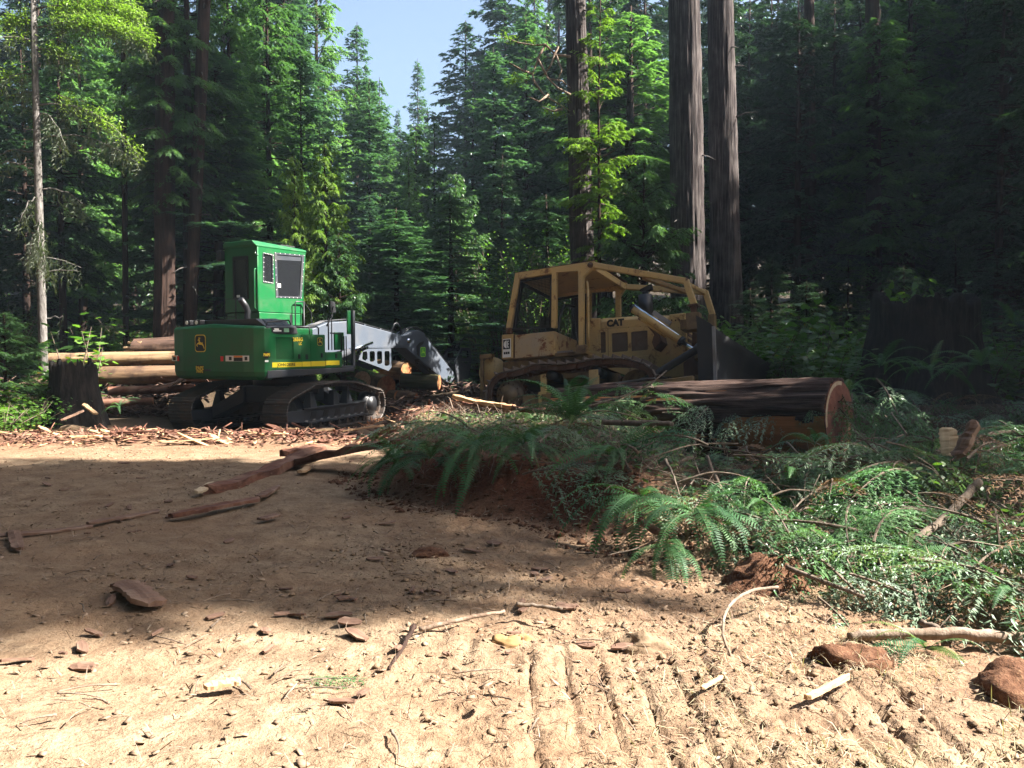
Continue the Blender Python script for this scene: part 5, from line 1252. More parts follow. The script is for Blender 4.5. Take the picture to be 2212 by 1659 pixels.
fern(1960, 1200, 6.1, 8, .55, 'sunlit flattened fern between the two crossing poles', .2, None, 6.28, None, .4)
fern(1700, 1050, 7.8, 9, .6, 'shaded fern in the middle of the slash', .2)
fern(2185, 1290, 5.3, 9, .55, 'sunlit fern at the right edge of the slash', .1, None, 6.28, None, .6)
fern(2000, 1405, 4.75, 8, .5, 'small bright fern under the long horizontal pole', .2, -1.8, 3.5, None, .6)
fern(2120, 790, 15.5, 14, 1.1, 'shaded fern in front of the huge stump, right side', .1)
fern(2010, 800, 16, 12, 1.0, 'shaded fern in front of the huge stump, middle', .1)
fern(1905, 790, 16, 12, 1.0, 'shaded fern in front of the huge stump, left side', .1)
fern(1830, 850, 13.6, 14, .9, 'fern growing past the sawn end of the big log', .3)
fern(2190, 700, 17, 14, 1.1, 'fern at the right edge beside the huge stump', .1)
fern(258, 880, 15.2, 7, .4, 'tiny pale fern sprout on the dirt right of the left stump', .2)

# ---------------------------------------------------------------- cut boughs and slash
def bough_mesh(L, seed, ll=.042, lw=.013, tw=15, sag=.35, material=None):
    rng = np.random.default_rng(seed); tb = MB()
    C = [np.array([L*s, .06*L*math.sin(3*s+seed), -sag*L*s*s+.15*L*s]) for s in np.linspace(0, 1, 10)]
    P = []; A = []; D = []
    def cpos(s): i = min(8, int(s*9)); f = s*9-i; return C[i]*(1-f)+C[i+1]*f
    for k in range(tw*2):
        s = .12+.88*(k/(tw*2)); sg = -1 if k % 2 else 1; l_ = L*(.5*(1-s)+.14)*rng.uniform(.7, 1.15); az = sg*rng.uniform(.5, .95); o = cpos(s)
        d = np.array([math.cos(az), math.sin(az), -.1]); n = int(l_/.011)
        sub = rng.uniform(0, 1, n); q = o + np.outer(sub*l_, d); q[:, 2] -= sag*l_*sub**2*1.3 + rng.normal(0, .006, n)
        la = az + rng.choice([-1, 1], n)*rng.uniform(.6, 1.2, n); P.append(q); D.append(np.stack([np.cos(la), np.sin(la), -.25-.9*sub*sag], -1))
    P = np.concatenate(P); D = np.concatenate(D); D /= np.linalg.norm(D, axis=1)[:, None]; U = np.cross(D, [0,0,1.]); U /= np.linalg.norm(U, axis=1)[:, None]
    V, F = leaf_tris(P, D, U, ll, lw, rng, .18)
    nv = len(V); tb.tube([tuple(c) for c in C], [.009*(1-.8*k/9)+.001 for k in range(10)], 4)
    me = bpy.data.meshes.new('cut_bough')
    VV = [tuple(v) for v in V] + [tuple(v) for v in tb.V]; FF = [tuple(f) for f in F] + [tuple(i+nv for i in f) for f in tb.F]
    me.from_pydata(VV, [], FF); me.materials.append(material or L_bough); me.materials.append(M_twig)
    mi = np.zeros(len(FF), dtype=np.int32); mi[len(F):] = 1; me.polygons.foreach_set('material_index', mi); me.update()
    return me
L_pale = m_leaf('pale_wilted_needles', (.1,.16,.1), (.19,.26,.17), None, .3, .5, .5, 2.)
L_dead = m_leaf('dead_needles', (.12,.06,.03), (.22,.13,.07), None, .2, .7, .2, 2.)
BM = [bough_mesh(.8, 1), bough_mesh(1.0, 5, .045, .013, 16, .5, L_pale), bough_mesh(.7, 6, .04, .010, 9, .4, L_dead), bough_mesh(1.1, 2, .045, .014, 18, .5), bough_mesh(.6, 3, .038, .012, 12, .2), bough_mesh(.9, 4, .042, .013, 16, .6, L_fern)]
def cut_bough(me, p, rz, pitch, roll, s, label, group=None):
    o = bpy.data.objects.new('cut_bough', me); link(o); o.location = p; o.rotation_euler = (roll, pitch, rz); o.scale = (s,)*3
    return tag(o, label, 'branch', group)
GB = 'cut conifer boughs scattered in the slash'
cnt = 0
while cnt < 200:
    u = rnd.uniform(880, 2300); v = rnd.uniform(885 if u > 1850 else 905, 1470); p = on_ground(u, v)
    d = float(inside_bank(p.x, p.y))
    if d < .25 or p.y > (13.8 if u < 1850 else 18.5) or p.y < 4.0: continue
    if d < 1.2 and rnd.random() < .35: continue
    if u < 1520 and rnd.random() < (.9 if d < 1.6 else .6): continue
    if 1540 < u < 1850 and v < 1040: continue
    cnt += 1
    h_ = rnd.uniform(.06, .28) + .1*min(1, d/2)
    cut_bough(rnd.choice(BM), (p.x, p.y, p.z+h_), rnd.uniform(0, 6.28), rnd.uniform(-.35, .25), rnd.uniform(-.6, .6), rnd.uniform(.8, 1.35), where('cut bough', u, v), GB)
for u, v, Y, rz, pt, rl, s, k, lb in (
    (1790,1205,5.9,-1.2,.5,.2,1.,1,'bright drooping bough arching over the sunlit slash, leftmost'),
    (1840,1230,5.7,-.6,.3,.3,1.,1,'bright drooping bough right of the arching one'),
    (1760,1290,5.4,-1.0,.55,-.2,.9,0,'drooping bough in front of the red soil lump'),
    (2030,1378,4.9,-1.5,.9,.1,.75,1,'fan-shaped bough hanging down over the long horizontal pole'),
    (2130,1100,6.2,-1.7,.9,.2,1.,1,'hanging bough at the right edge above the sunlit slash'),
    (1660,1400,4.9,3.0,.05,.1,.7,2,'pale flat bough on the dirt below the red soil lump'),
    (1720,1420,4.8,2.6,.1,.1,.6,2,'pale flat bough just right of the other flat one'),
    (640,1470,4.3,.2,.0,.1,.55,2,'small pale bough lying alone on the sunlit dirt, lower left'),
    (1880,820,12.9,-1.4,.5,.2,1.6,1,'dark bough hanging over the sawn face of the big log'),
    (1850,850,12.6,-1.8,.7,.2,1.5,3,'dark bough draped beside the sawn face of the big log'),
    (1900,900,12.4,-1.2,.7,.2,1.5,1,'dark bough right of the big log end'),
    (1490,1010,9,-1.6,.6,.2,1.,3,'dark bough hanging below the big log, left part')):
    cut_bough(BM[(0,3,4,5)[k] if k != 1 else (1 if lb[0] == 'b' else 3)], PX(u, v, Y), rz, pt, rl, s, lb)
for k in range(60):   # brush heaped on and beside the big log
    u = rnd.uniform(1180, 1450) if k % 3 else rnd.uniform(1500, 1840)
    t = (u-1215)/600; Y = 15.6-3.1*t+rnd.uniform(-.3, .5); base = pl.lerp(pr, t); z = base.z + (.5 if k % 3 else .3)*rnd.uniform(.6, 1.05)
    if u < 1500: z = base.z + rnd.uniform(-.4, .6); Y -= rnd.uniform(.4, .9)
    cut_bough(rnd.choice(BM), (base.x, Y-.1, z), rnd.uniform(0, 6.28), rnd.uniform(-.1, .6), rnd.uniform(-.5, .5), rnd.uniform(.8, 1.4), where('dark bough on the big log', u, 860), 'boughs heaped on the big log')

# litter nobody could count: needles, torn leaves and twigs over the slash and forest floor
def scatter_stuff(name, label, cat, n, region, size, mat_, hgt, seed, kind='leaf'):
    rng = np.random.default_rng(seed); P = []
    while len(P) < n:
        x = rng.uniform(region[0], region[1], 4000); y = rng.uniform(region[2], region[3], 4000); m = region[4](x, y, rng)
        z = gh(x[m], y[m]); P += list(np.stack([x[m], y[m], z], -1))
    P = np.array(P[:n]); P[:, 2] += rng.uniform(.0, hgt, n)
    az = rng.uniform(0, 6.28, n); el = rng.normal(0, .3 if kind != 'straw' else .45, n)
    D = np.stack([np.cos(az)*np.cos(el), np.sin(az)*np.cos(el), np.sin(el)], -1)
    U = np.cross(D, [0,0,1.]); U /= np.linalg.norm(U, axis=1)[:, None]; U += rng.normal(0, .3, (n, 3))
    L, W = size; L = (L*rng.uniform(.4, 1.4, n))[:, None]; W = W*rng.uniform(.5, 1.3, n)[:, None]
    if kind == 'leaf':
        V = np.stack([P, P+D*L*.5+U*W, P+D*L, P+D*L*.5-U*W], 1).reshape(-1, 3); F = np.arange(4*n).reshape(-1, 4)
    elif kind == 'straw':
        mid = P+D*L*.5; mid[:, 2] += rng.uniform(0, .25, n)*L[:, 0]
        V = np.stack([P-U*W, P+U*W, mid+U*W, mid-U*W, P+D*L], 1).reshape(-1, 3)
        b = np.arange(n)[:, None]*5; F = np.concatenate([b+np.array([0,1,2]), b+np.array([0,2,3]), b+np.array([3,2,4])], 0)
    else:   # chips: thin wedges
        N = np.cross(U, D); N /= np.linalg.norm(N, axis=1)[:, None]; T = N*W*.35
        c = [P-U*W, P+U*W, P+D*L+U*W*rng.uniform(.2, 1, (n, 1)), P+D*L*rng.uniform(.8, 1, (n, 1))-U*W*.6]
        V = np.stack(c+[q+T for q in c], 1).reshape(-1, 3); b = np.arange(n)[:, None]*8
        F = np.concatenate([b+np.array(f) for f in ((4,5,6,7),(0,1,5,4),(1,2,6,5),(2,3,7,6),(3,0,4,7))], 0)
    o = add_mesh(name, V, F, mat_); return tag(o, label, cat, None, 'stuff')
onbank = lambda lo, hi: (lambda x, y, r: (inside_bank(x, y) > lo) & (inside_bank(x, y) < hi) & (np.abs(x) < .64*y+.4))
scatter_stuff('green_litter', 'torn green leaves and needles covering the slash', 'leaf litter', 17000, (-2.5, 9, 4, 15.5, onbank(.3, 50)), (.045, .011), L_bough, .12, 1)
scatter_stuff('leaf_litter', 'broken broad leaves strewn through the slash', 'leaf litter', 5200, (-2, 8, 4, 14, onbank(.4, 50)), (.09, .026), L_salal, .2, 2)
scatter_stuff('brown_twigs', 'fine brown twigs tangled through the slash', 'twigs', 9000, (-2.5, 9, 4, 16, onbank(.1, 50)), (.3, .003), M_twiglt, .16, 3, 'straw')
scatter_stuff('dry_grass', 'pale dry grass and rootlets torn up at the lower right', 'dry grass', 6000, (.2, 4.2, 3.0, 6.3, lambda x, y, r: (inside_bank(x, y) < .5) & (r.uniform(0, 1, len(x)) < sstep(.3, 2.2, x+.45*(4.6-y))) & (fbm(x*1.5, y*1.5, 2, 4) > -.12)), (.08, .0016), L_straw, .03, 4, 'straw')
scatter_stuff('rootlets', 'brown rootlets and bark fibres scattered over the dirt', 'twigs', 7000, (-7, 3, 3, 13, lambda x, y, r: (inside_bank(x, y) < .2) & (np.abs(x) < .64*y+.3) & (r.uniform(0, 1, len(x)) < .25+.6*sstep(-2, .5, x))), (.09, .002), M_twiglt, .015, 5, 'straw')
scatter_stuff('small_chips', 'small bark chips scattered over the dirt', 'bark chips', 2200, (-8, 3, 3, 15, lambda x, y, r: (inside_bank(x, y) < .2) & (np.abs(x) < .64*y+.3) & (fbm(x*.8, y*.8, 3, 6) > .02)), (.045, .011), M_palechip, .012, 6, 'chip')
scatter_stuff('torn_bark', 'heaped shreds of red bark along the dirt berm by the loader', 'bark chips', 1200, (-11, -1, 14.3, 18.4, lambda x, y, r: np.abs(y-(16.4+.08*x)) < .1+.8*r.uniform(0, 1, len(x))), (.2, .022), M_slabbark, .12, 7, 'chip')
scatter_stuff('pale_splinters', 'pale splinters of fresh wood along the dirt berm', 'wood chips', 320, (-11, 1, 14, 20, lambda x, y, r: np.abs(y-(16.6+.08*x)) < 1.2), (.2, .018), M_splint, .12, 8, 'chip')
scatter_stuff('deck_debris', 'dark broken bark and wood heaped below the log decks', 'bark chips', 3600, (-15, 2, 20.5, 28, lambda x, y, r: (((x < -8.6) & (y > 22)) | (y > 24.5)) & (fbm(x*.9, y*.9, 2, 3) > -.1)), (.42, .05), M_barkdeb, .22, 9, 'chip')
scatter_stuff('fresh_chips', 'bright orange wood shreds on the ground beneath the loader arm', 'wood chips', 1300, (-3.6, 2, 19.5, 23, lambda x, y, r: r.uniform(0, 1, len(x)) < .5), (.2, .03), m_wood('orange_shreds', (.3,.11,.05), (.5,.24,.12), (.25,.12,.08)), .08, 10, 'chip')
scatter_stuff('forest_litter', 'green ground plants and fallen foliage on the forest floor', 'ground cover', 16000, (-24, 24, 18.5, 34, lambda x, y, r: ((y > 26) | (np.abs(x-.5) > 4.5+(24-y)*.3)) & ((x > 4.2) | (x < -10.5) | (y > 27.5))), (.22, .05), L_dark, .4, 12)
# crumbled clods
def clods(n, seed, reg, smin, smax, name, label, cm=None):
    rng = np.random.default_rng(seed)
    bv = np.array([(0,0,1),(.94,0,.33),(-.47,.82,.33),(-.47,-.82,.33),(0,.94,-.33),(.8,-.5,-.33),(-.8,-.5,-.33),(0,0,-1)], float)
    bf = np.array([(0,1,2),(0,2,3),(0,3,1),(1,4,2),(2,6,3),(3,5,1),(1,5,4),(2,4,6),(3,6,5),(7,4,5),(7,5,6),(7,6,4)])
    P = []
    while len(P) < n:
        x = rng.uniform(reg[0], reg[1], 3000); y = rng.uniform(reg[2], reg[3], 3000); m = reg[4](x, y, rng); P += list(np.stack([x[m], y[m], gh(x[m], y[m])], -1))
    P = np.array(P[:n]); s = smin*(smax/smin)**(rng.uniform(0, 1, n)**4)
    V = P[:, None, :] + bv[None]*s[:, None, None]*rng.uniform(.35, 1.5, (n, 8, 3))*np.array([1.15,1.15,.7]) + np.array([0,0,1])*s[:, None, None]*.25
    F = (np.arange(n)[:, None, None]*8 + bf[None]).reshape(-1, 3)
    return tag(add_mesh(name, V.reshape(-1, 3), F, cm or M_clod), label, 'soil clods', None, 'stuff')
clods(7000, 3, (-3.2, 3.6, 3.0, 7.5, lambda x, y, r: (inside_bank(x, y) < .4) & (r.uniform(0, 1, len(x)) < .1+.9*sstep(-1.6, .4, x+.5*(y-5))) & (fbm(x*1.1, y*1.1, 3, 44) > -.15)), .004, .026, 'soil_clods', 'crumbled soil clods in the sunlit foreground')

# ---------------------------------------------------------------- sticks, poles, slabs and chunks
def stick(pts, r0, r1, name, label, m_=None, group=None, cat='branch', side=0):
    P = [p.copy() if isinstance(p, Vector) else PX(*p) for p in pts]
    o0 = P[0].copy(); n = 6*(len(P)-1)+1; Q = []
    for k in range(n):                                            # Catmull-Rom through the points, slightly crooked
        f = k/(n-1)*(len(P)-1); i = min(len(P)-2, int(f)); t = f-i
        a, b, c, d = P[max(0,i-1)], P[i], P[i+1], P[min(len(P)-1, i+2)]
        q = .5*((2*b)+(c-a)*t+(2*a-5*b+4*c-d)*t*t+(3*b-3*c+d-a)*t**3); Q.append(q-o0+Vector([rnd.uniform(-1,1)*r0*.25 for _ in range(3)]))
    b = MB(); b.tube(Q, [(r0+(r1-r0)*k/(n-1))*rnd.uniform(.9, 1.1) for k in range(n)], 9)
    for s in range(side):
        k = rnd.randrange(2, n-1); d = Vector((rnd.uniform(-1,1), rnd.uniform(-1,1), rnd.uniform(0,1))).normalized(); b.tube([Q[k], Q[k]+d*rnd.uniform(.1,.3)], [r1*.8, .002], 5)
    o = b.build(name, m_ or M_twig, None, True); o.location = o0
    return tag(o, label, cat, group)
stick([(1527,985,8.4),(1560,1060,7.8),(1620,1150,7.1),(1700,1212,6.5),(1740,1230,6.3)], .016, .024, 'stripped_branch', 'thin curved orange-tipped branch standing up from the slash centre', M_twiglt)
stick([(1878,1216,6.2),(1990,1160,6.5),(2055,1105,6.8),(2115,1040,7.2)], .032, .038, 'leaning_pole', 'thick crooked pole leaning up to the leafy sprig at the right')
stick([(1835,1378,4.95),(1930,1370,4.9),(2060,1368,4.85),(2212,1380,4.8),(2330,1392,4.7)], .034, .036, 'long_pole', 'long horizontal pole lying across the sunlit slash at the right', M_twiglt)
stick([(1600,1105,7.1),(1700,1135,6.9),(1790,1205,6.6)], .014, .02, 'fallen_branch', 'brown branch sloping down behind the curved orange-tipped one')
stick([(1590,1440,4.6),(1562,1370,4.8),(1575,1310,5.1),(1620,1278,5.3),(1680,1268,5.4)], .008, .011, 'arched_stick', 'thin pale stick arching over the dirt left of the red soil lump', M_twiglt)
stick([(905,1360,4.98),(990,1340,5.05),(1090,1320,5.2)], .016, .010, 'broken_stick', 'brown stick lying on the dirt, pointing right from the broken stub', M_twiglt)
stick([(893,1352,4.98),(868,1400,4.75),(840,1447,4.5)], .017, .007, 'dark_stick', 'dark stick with pale broken top pointing down left in the foreground', M_bark_dk)
stick([(1115,1305,5.2),(1160,1308,5.2),(1215,1316,5.15)], .014, .010, 'short_stick', 'short dark stick just below the cut bank shadow')
stick([(1300,912,10.2),(1380,915,10),(1452,917,9.8)], .035, .035, 'small_log', 'small sawn branch log ending in the ferns before the big log')
stick([(1220,905,10.2),(1290,888,10.2),(1350,895,10.1),(1430,920,10)], .012, .006, 'fallen_branch', 'pale thin branch arching above the small sawn branch log', M_twiglt)
stick([(1205,885,10.8),(1300,870,11),(1395,835,11.5),(1440,800,12)], .018, .01, 'fallen_branch', 'dark branch rising from the ferns toward the bulldozer blade brace')
stick([(1495,985,9.2),(1440,1015,9.0),(1395,1040,8.7)], .022, .03, 'fallen_branch', 'stout branch crossing behind the drooping fern', M_twiglt)
stick([(1385,1125,7.1),(1430,1155,6.9)], .035, .03, 'short_log', 'short reddish branch stub among the bright fern fronds', M_slabbark)
stick([(1630,1010,8.2),(1750,1005,8.6),(1850,985,9),(1950,940,9.6)], .02, .012, 'fallen_branch', 'long dark branch curving below the sawn end of the big log')
stick([(1960,940,9.6),(1925,890,10.4)], .010, .006, 'fallen_branch', 'thin pale branch leaning right of the big log', M_twiglt)
stick([(2010,985,8.6),(2080,955,8.8),(2160,935,9),(2250,938,9)], .03, .025, 'fallen_branch', 'thick branch curving behind the brown wood stake at the right')
stick([(2212,1250,5.6),(2150,1310,5.4),(2100,1370,5.2)], .008, .006, 'thin_stick', 'thin pale stick at the right edge above the long pole', M_twiglt)
stick([(1880,1150,6.3),(1900,1210,6.1),(1915,1255,5.9)], .007, .005, 'thin_stick', 'small upright crooked stick between the poles', M_twiglt)
stick([(1830,1085,7.3),(1900,1100,7),(1980,1125,6.8)], .008, .006, 'thin_stick', 'thin stick crossing behind the thick crooked pole', M_twiglt)
stick([(1925,1255,5.9),(1990,1275,5.7),(2060,1330,5.4),(2080,1360,5.2)], .018, .03, 'rotten_branch', 'rotten orange branch with torn bark lying behind the long pole', M_chip)
stick([(1990,1345,5.1),(2030,1360,5.0)], .02, .02, 'short_stick', 'stubby stick end poking from under the rotten branch')
stick([(1870,1290,5.5),(1760,1250,5.7),(1700,1225,5.9)], .012, .02, 'fallen_branch', 'needle-covered branch running down from the red soil lump')
stick([(1630,1580,3.75),(1600,1620,3.65),(1500,1650,3.5)], .006, .008, 'thin_stick', 'thin pale twig near the bottom right of the dirt', M_twiglt)
stick([(870,1010,12.5),(930,985,13),(1010,978,13.4),(1060,968,13.6)], .045, .03, 'fallen_branch', 'smooth curved branch lying behind the left end of the bank', M_twiglt)
for i in range(70):
    u = rnd.uniform(60, 1500); v = rnd.uniform(1060, 1640); p = on_ground(u, v)
    if float(inside_bank(p.x, p.y)) > 0: continue
    a = rnd.uniform(0, 6.28); L = rnd.uniform(.06, .3); q = Vector((p.x+L*math.cos(a), p.y+L*math.sin(a), 0)); q.z = G(q.x, q.y)+.03
    stick([Vector((p.x, p.y, p.z+.03)), (Vector((p.x, p.y, p.z+.05))+q)/2+Vector((rnd.uniform(-.02,.02), rnd.uniform(-.02,.02), .0)), q], rnd.uniform(.003,.008), .002, 'twig', where('small twig', u, v), rnd.choice([M_twig, M_twiglt]), 'small twigs on the dirt', 'twig')
for i in range(85):
    u = rnd.uniform(1250, 2260); v = rnd.uniform(930, 1360); p = on_ground(u, v)
    if float(inside_bank(p.x, p.y)) < .3 or p.y > 12: continue
    a = rnd.uniform(0, 6.28); L = rnd.uniform(.3, 1.3); b_ = Vector((p.x+L*math.cos(a), p.y+L*math.sin(a), 0)); b_.z = G(b_.x, b_.y)+rnd.uniform(.05, .45)
    m_ = Vector((p.x, p.y, p.z+rnd.uniform(.05,.3))); stick([m_, (m_+b_)/2+Vector((0,0,rnd.uniform(-.05,.12))), b_], rnd.uniform(.007,.02), .004, 'slash_stick', where('thin branch tangled in the slash', u, v), rnd.choice([M_twig, M_twiglt, M_twig]), 'thin branches tangled in the slash', 'branch', 2)

def slab(p, L, W, T, rz, tilt, name, label, m_, group=None, cat='bark slab', seed=0, roll=0., pts=9):
    """split slab of bark or wood: ragged outline, own thickness, gentle warp"""
    rr_ = random.Random(seed); top = []; bot = []
    n = pts
    up = [(L*k/(n-1)-L/2, W/2*(1+rr_.uniform(-.16,.12))*(.6 if k in (0, n-1) else 1)) for k in range(n)]
    dn = [(L*k/(n-1)-L/2+rr_.uniform(-.3,.3)*L/n, -W/2*(1+rr_.uniform(-.16,.12))*(.35 if k in (0, n-1) else 1)) for k in range(n-1, -1, -1)]
    wa, wb = rr_.uniform(-.03,.03), rr_.uniform(0,3); warp = [wa*L*math.sin(wb+3*k/n)+rr_.uniform(-.004,.004)*L for k in range(n)]
    V = []; F = []
    for k in range(n):
        for (x_, y_), zz in ((up[k], T), (dn[n-1-k], T), (dn[n-1-k], 0), (up[k], 0)):
            V.append((x_, y_, zz*rr_.uniform(.7, 1.2)+warp[k]))
        V.insert(len(V)-3, (up[k][0], (up[k][1]+dn[n-1-k][1])/2, T*rr_.uniform(1.0, 1.5)+warp[k]))
    for k in range(n-1):
        a = 5*k; b = a+5
        for j in range(5): F.append((a+j, a+(j+1)%5, b+(j+1)%5, b+j))
    F += [(4,3,2,1,0), tuple(5*(n-1)+j for j in range(5))]
    o = add_mesh(name, V, F, m_); o.location = p; o.rotation_euler = (roll, tilt, rz); return tag(o, label, cat, group)
def slab_px(u0, v0, u1, v1, W, T, name, label, m_, seed, lift=.0, group=None, cat='bark slab', Y=None):
    a = on_ground(u0, v0) if Y is None else PX(u0, v0, Y[0]); b = on_ground(u1, v1) if Y is None else PX(u1, v1, Y[1])
    d = b-a; L = d.length; mid = (a+b)/2 + Vector((0,0,lift+(.03 if Y is None else 0))); return slab(mid, L, W, T, math.atan2(d.y, d.x), -math.asin(max(-1, min(1, d.z/L))), name, label, m_, group, cat, seed, rnd.uniform(-.12,.12), 14)
slab_px(450,1072,690,990,.34,.1,'bark_slab','long ridged slab of grey-red bark lying diagonally on the sunlit dirt',M_slabbark,1,.03)
slab_px(640,1012,880,972,.34,.09,'bark_slab','red bark slab running from the diagonal slab to the bank',M_slabbark,2,.03)
slab_px(610,1000,700,985,.2,.08,'bark_slab','upper shred of the diagonal bark slab',M_slabbark,3,.06)
slab_px(370,1130,560,1090,.16,.04,'bark_slab','dark red bark strip in the shade below the diagonal slab',M_slabbark,4,.01)
slab_px(560,1085,600,1062,.12,.03,'bark_slab','thin curled bark piece at the end of the dark red strip',M_chip,5,.02)
slab_px(-20,1172,200,1145,.09,.02,'wood_slab','long flat pale slab in the shade at the left edge',M_chip,6,.0)
slab_px(190,1146,345,1105,.09,.02,'wood_slab','narrow flat slab continuing right from the long pale one',M_chip,7,.0)
slab_px(28,1165,40,1200,.10,.03,'wood_chunk','small upright chunk against the long pale slab',M_chip,8,.0)
slab_px(265,1285,330,1330,.2,.03,'bark_slab','broad flat bark piece lying in the lower left shade',M_chip,9,.01)
slab_px(425,1080,460,1062,.1,.03,'wood_chunk','pale grey wood piece at the left tip of the diagonal slab',M_sap,10,.03)
slab_px(650,1030,668,1018,.12,.03,'wood_chunk','small light chip standing alone below the red slab',M_splint,11,.02)
slab_px(150,962,222,958,.1,.03,'wood_splinter','bright white splinter on the berm at the left',M_splint,12,.08,None,'wood splinter')
slab_px(230,950,330,955,.08,.03,'wood_splinter','red bark strip right of the bright white splinter',M_slabbark,13,.1,None,'bark strip')
slab_px(340,968,470,962,.08,.02,'wood_splinter','long pale splinter on the berm left of the tracks',M_splint,14,.06,None,'wood splinter')
slab_px(560,1130,600,1120,.1,.02,'bark_slab','short bark flake in the shaded dirt, middle left',M_chip,15,.01)
slab_px(735,945,830,938,.12,.03,'wood_splinter','pale torn board below the loader tracks',M_splint,16,.08,None,'wood splinter')
slab_px(800,955,870,938,.18,.05,'bark_slab','red bark slab at the right end of the berm',M_slabbark,17,.06)
slab_px(978,857,1110,884,.14,.06,'split_board','bright split plank running from the grapple to the bulldozer track',M_splint,18,.0,None,'plank',(15.6,14.6))
slab_px(1000,872,1105,892,.2,.05,'split_board','orange underside plank below the bright split plank',M_slabbark,19,.0,None,'plank',(15.7,14.7))
slab_px(1105,885,1215,902,.1,.08,'bark_slab','weathered bark strip right of the bright split plank',M_slabbark,20,.0,None,'bark slab',(14.2,13.4))
slab_px(2072,992,2108,912,.13,.05,'wood_stake','upright brown split stake in the slash at the right',M_splint if False else M_chip,21,.0,None,'wood stake',(7.8,7.9))
slab_px(2050,985,2048,925,.16,.02,'bark_plate','pale grey bark plate standing left of the brown stake',M_sap,22,.0,None,'bark plate',(8.1,8.2))
slab_px(180,888,131,909,.1,.03,'wood_splinter','grey board leaning at the foot of the left stump',M_chip,23,.0,None,'board',(17.6,17.2))
slab_px(180,874,208,895,.12,.03,'wood_splinter','orange splinter at the foot of the left stump',M_splint,24,.0,None,'wood splinter',(18,17.8))
slab_px(365,838,410,808,.14,.04,'wood_splinter','grey plank end above the left loader track',M_chip,25,.0,None,'plank',(23,23.5))
slab_px(300,850,400,822,.12,.04,'wood_splinter','grey plank leaning on the debris behind the loader',M_chip,26,.0,None,'plank',(22.5,23.5))
slab_px(440,1515,520,1500,.0+.06,.02,'wood_splinter','flat pale splinter lying on the bright dirt at lower left',M_splint,27,.01,None,'wood splinter')
slab_px(1740,1545,1835,1498,.035,.02,'wood_splinter','pale splintered stick on the bright dirt at the lower right',M_splint,28,.02,None,'wood splinter')
slab_px(1515,1515,1560,1490,.025,.01,'wood_splinter','small white splinter left of the pale splintered stick',M_splint,29,.01,None,'wood splinter')
for i in range(90):
    u = rnd.uniform(20, 1450); v = rnd.uniform(1000, 1560)**1.0; p = on_ground(u, v)
    if float(inside_bank(p.x, p.y)) > .1: continue
    if v > 1450 and rnd.random() < .6: continue
    s = rnd.uniform(.05, .17)
    slab((p.x, p.y, p.z+.016), s, s*rnd.uniform(.25,.55), .012, rnd.uniform(0, 6.28), rnd.uniform(-.15,.15), 'bark_chip', where('flat bark chip', u, v), M_chip, 'flat bark chips on the dirt', 'bark chip', i+100, rnd.uniform(-.3,.3), 5)
for i in range(40):
    x = rnd.uniform(-9.5, -1.5); y = 16.5+.08*x+rnd.uniform(-.9,.7); 
    slab((x, y, float(gh(x, y))+rnd.uniform(.02,.1)), rnd.uniform(.2,.7), rnd.uniform(.05,.13), .03, rnd.uniform(-.5,.5)+(1.5 if i%7==0 else 0), rnd.uniform(-.4,.4), 'bark_shred', where('torn bark piece', 1106+x/y*FPX, 765+(1.6/y)*FPX), rnd.choice([M_slabbark, M_chip, M_slabbark, M_splint]), 'torn bark pieces on the berm', 'bark piece', i+300, rnd.uniform(-.5,.5), 6)
# jagged orange end of the top broken log
for i in range(5):
    slab(PX(288+rnd.uniform(-4,8), 742+6*i, 25.7), .5, .12, .05, rnd.uniform(2.6,3.4), rnd.uniform(-.3,.4), 'torn_splinter', 'torn orange splinter at the broken end of the top log', M_splint, 'splinters at the broken log end', 'wood splinter', 500+i, .3, 6)

# soil and root lumps
def lump(p, sx, sy, sz, name, label, m_, seed, cat='soil clod'):
    nu, nv = 28, 18; th = np.linspace(0, 2*np.pi, nu, endpoint=False)[None, :]; ph = np.linspace(-.45, np.pi/2-.02, nv)[:, None]
    x = np.cos(ph)*np.cos(th); y = np.cos(ph)*np.sin(th); z = np.sin(ph)+0*th
    r_ = 1+.5*fbm(x*1.7+seed, y*1.7+z, 3, seed)+.22*np.abs(fbm(x*6, y*6+z*5, 3, seed+1))
    V = np.stack([x*r_*sx, y*r_*sy, z*r_*sz], -1); ix = np.arange(nu*nv).reshape(nv, nu); nx_ = np.roll(ix, -1, 1)
    F = np.stack([ix[:-1], nx_[:-1], nx_[1:], ix[1:]], -1).reshape(-1, 4)
    o = add_mesh(name, V.reshape(-1, 3), F, m_); o.location = p; return tag(o, label, cat)
def b_red(n):
    g = n.new('ShaderNodeNewGeometry').outputs['Position']; f = n.noise(g, 22, 5, .7)
    return n.prin(n.ramp(f, [(.3,(.05,.022,.013)),(.55,(.12,.06,.035)),(.72,(.2,.12,.07))]), .97, 0, .1, n.bump(f, 1., .03))
M_redsoil = mat('red_soil', b_red)
clods(2600, 4, (-3, 3.5, 6, 12, lambda x, y, r: np.abs(inside_bank(x, y)-.15) < .6), .008, .05, 'bank_clods', 'soil clods fallen along the foot of the cut bank', M_redsoil)
def lump_px(u, v, sx, sy, sz, *a): p = on_ground(u, v); return lump((p.x, p.y, p.z-.02), sx, sy, sz, *a)
lump_px(1650,1270,.34,.25,.2,'soil_lump','rounded red-brown soil lump at the dirt edge behind the arched stick',M_redsoil,3)
lump_px(1845,1445,.2,.14,.11,'soil_lump','smaller red soil lump below the long pole',M_redsoil,4)
lump_px(1095,1402,.09,.07,.06,'yellow_clod','yellow-ochre soil clod in the middle foreground',m_plain('ochre_soil',(.24,.14,.055),.95),5)
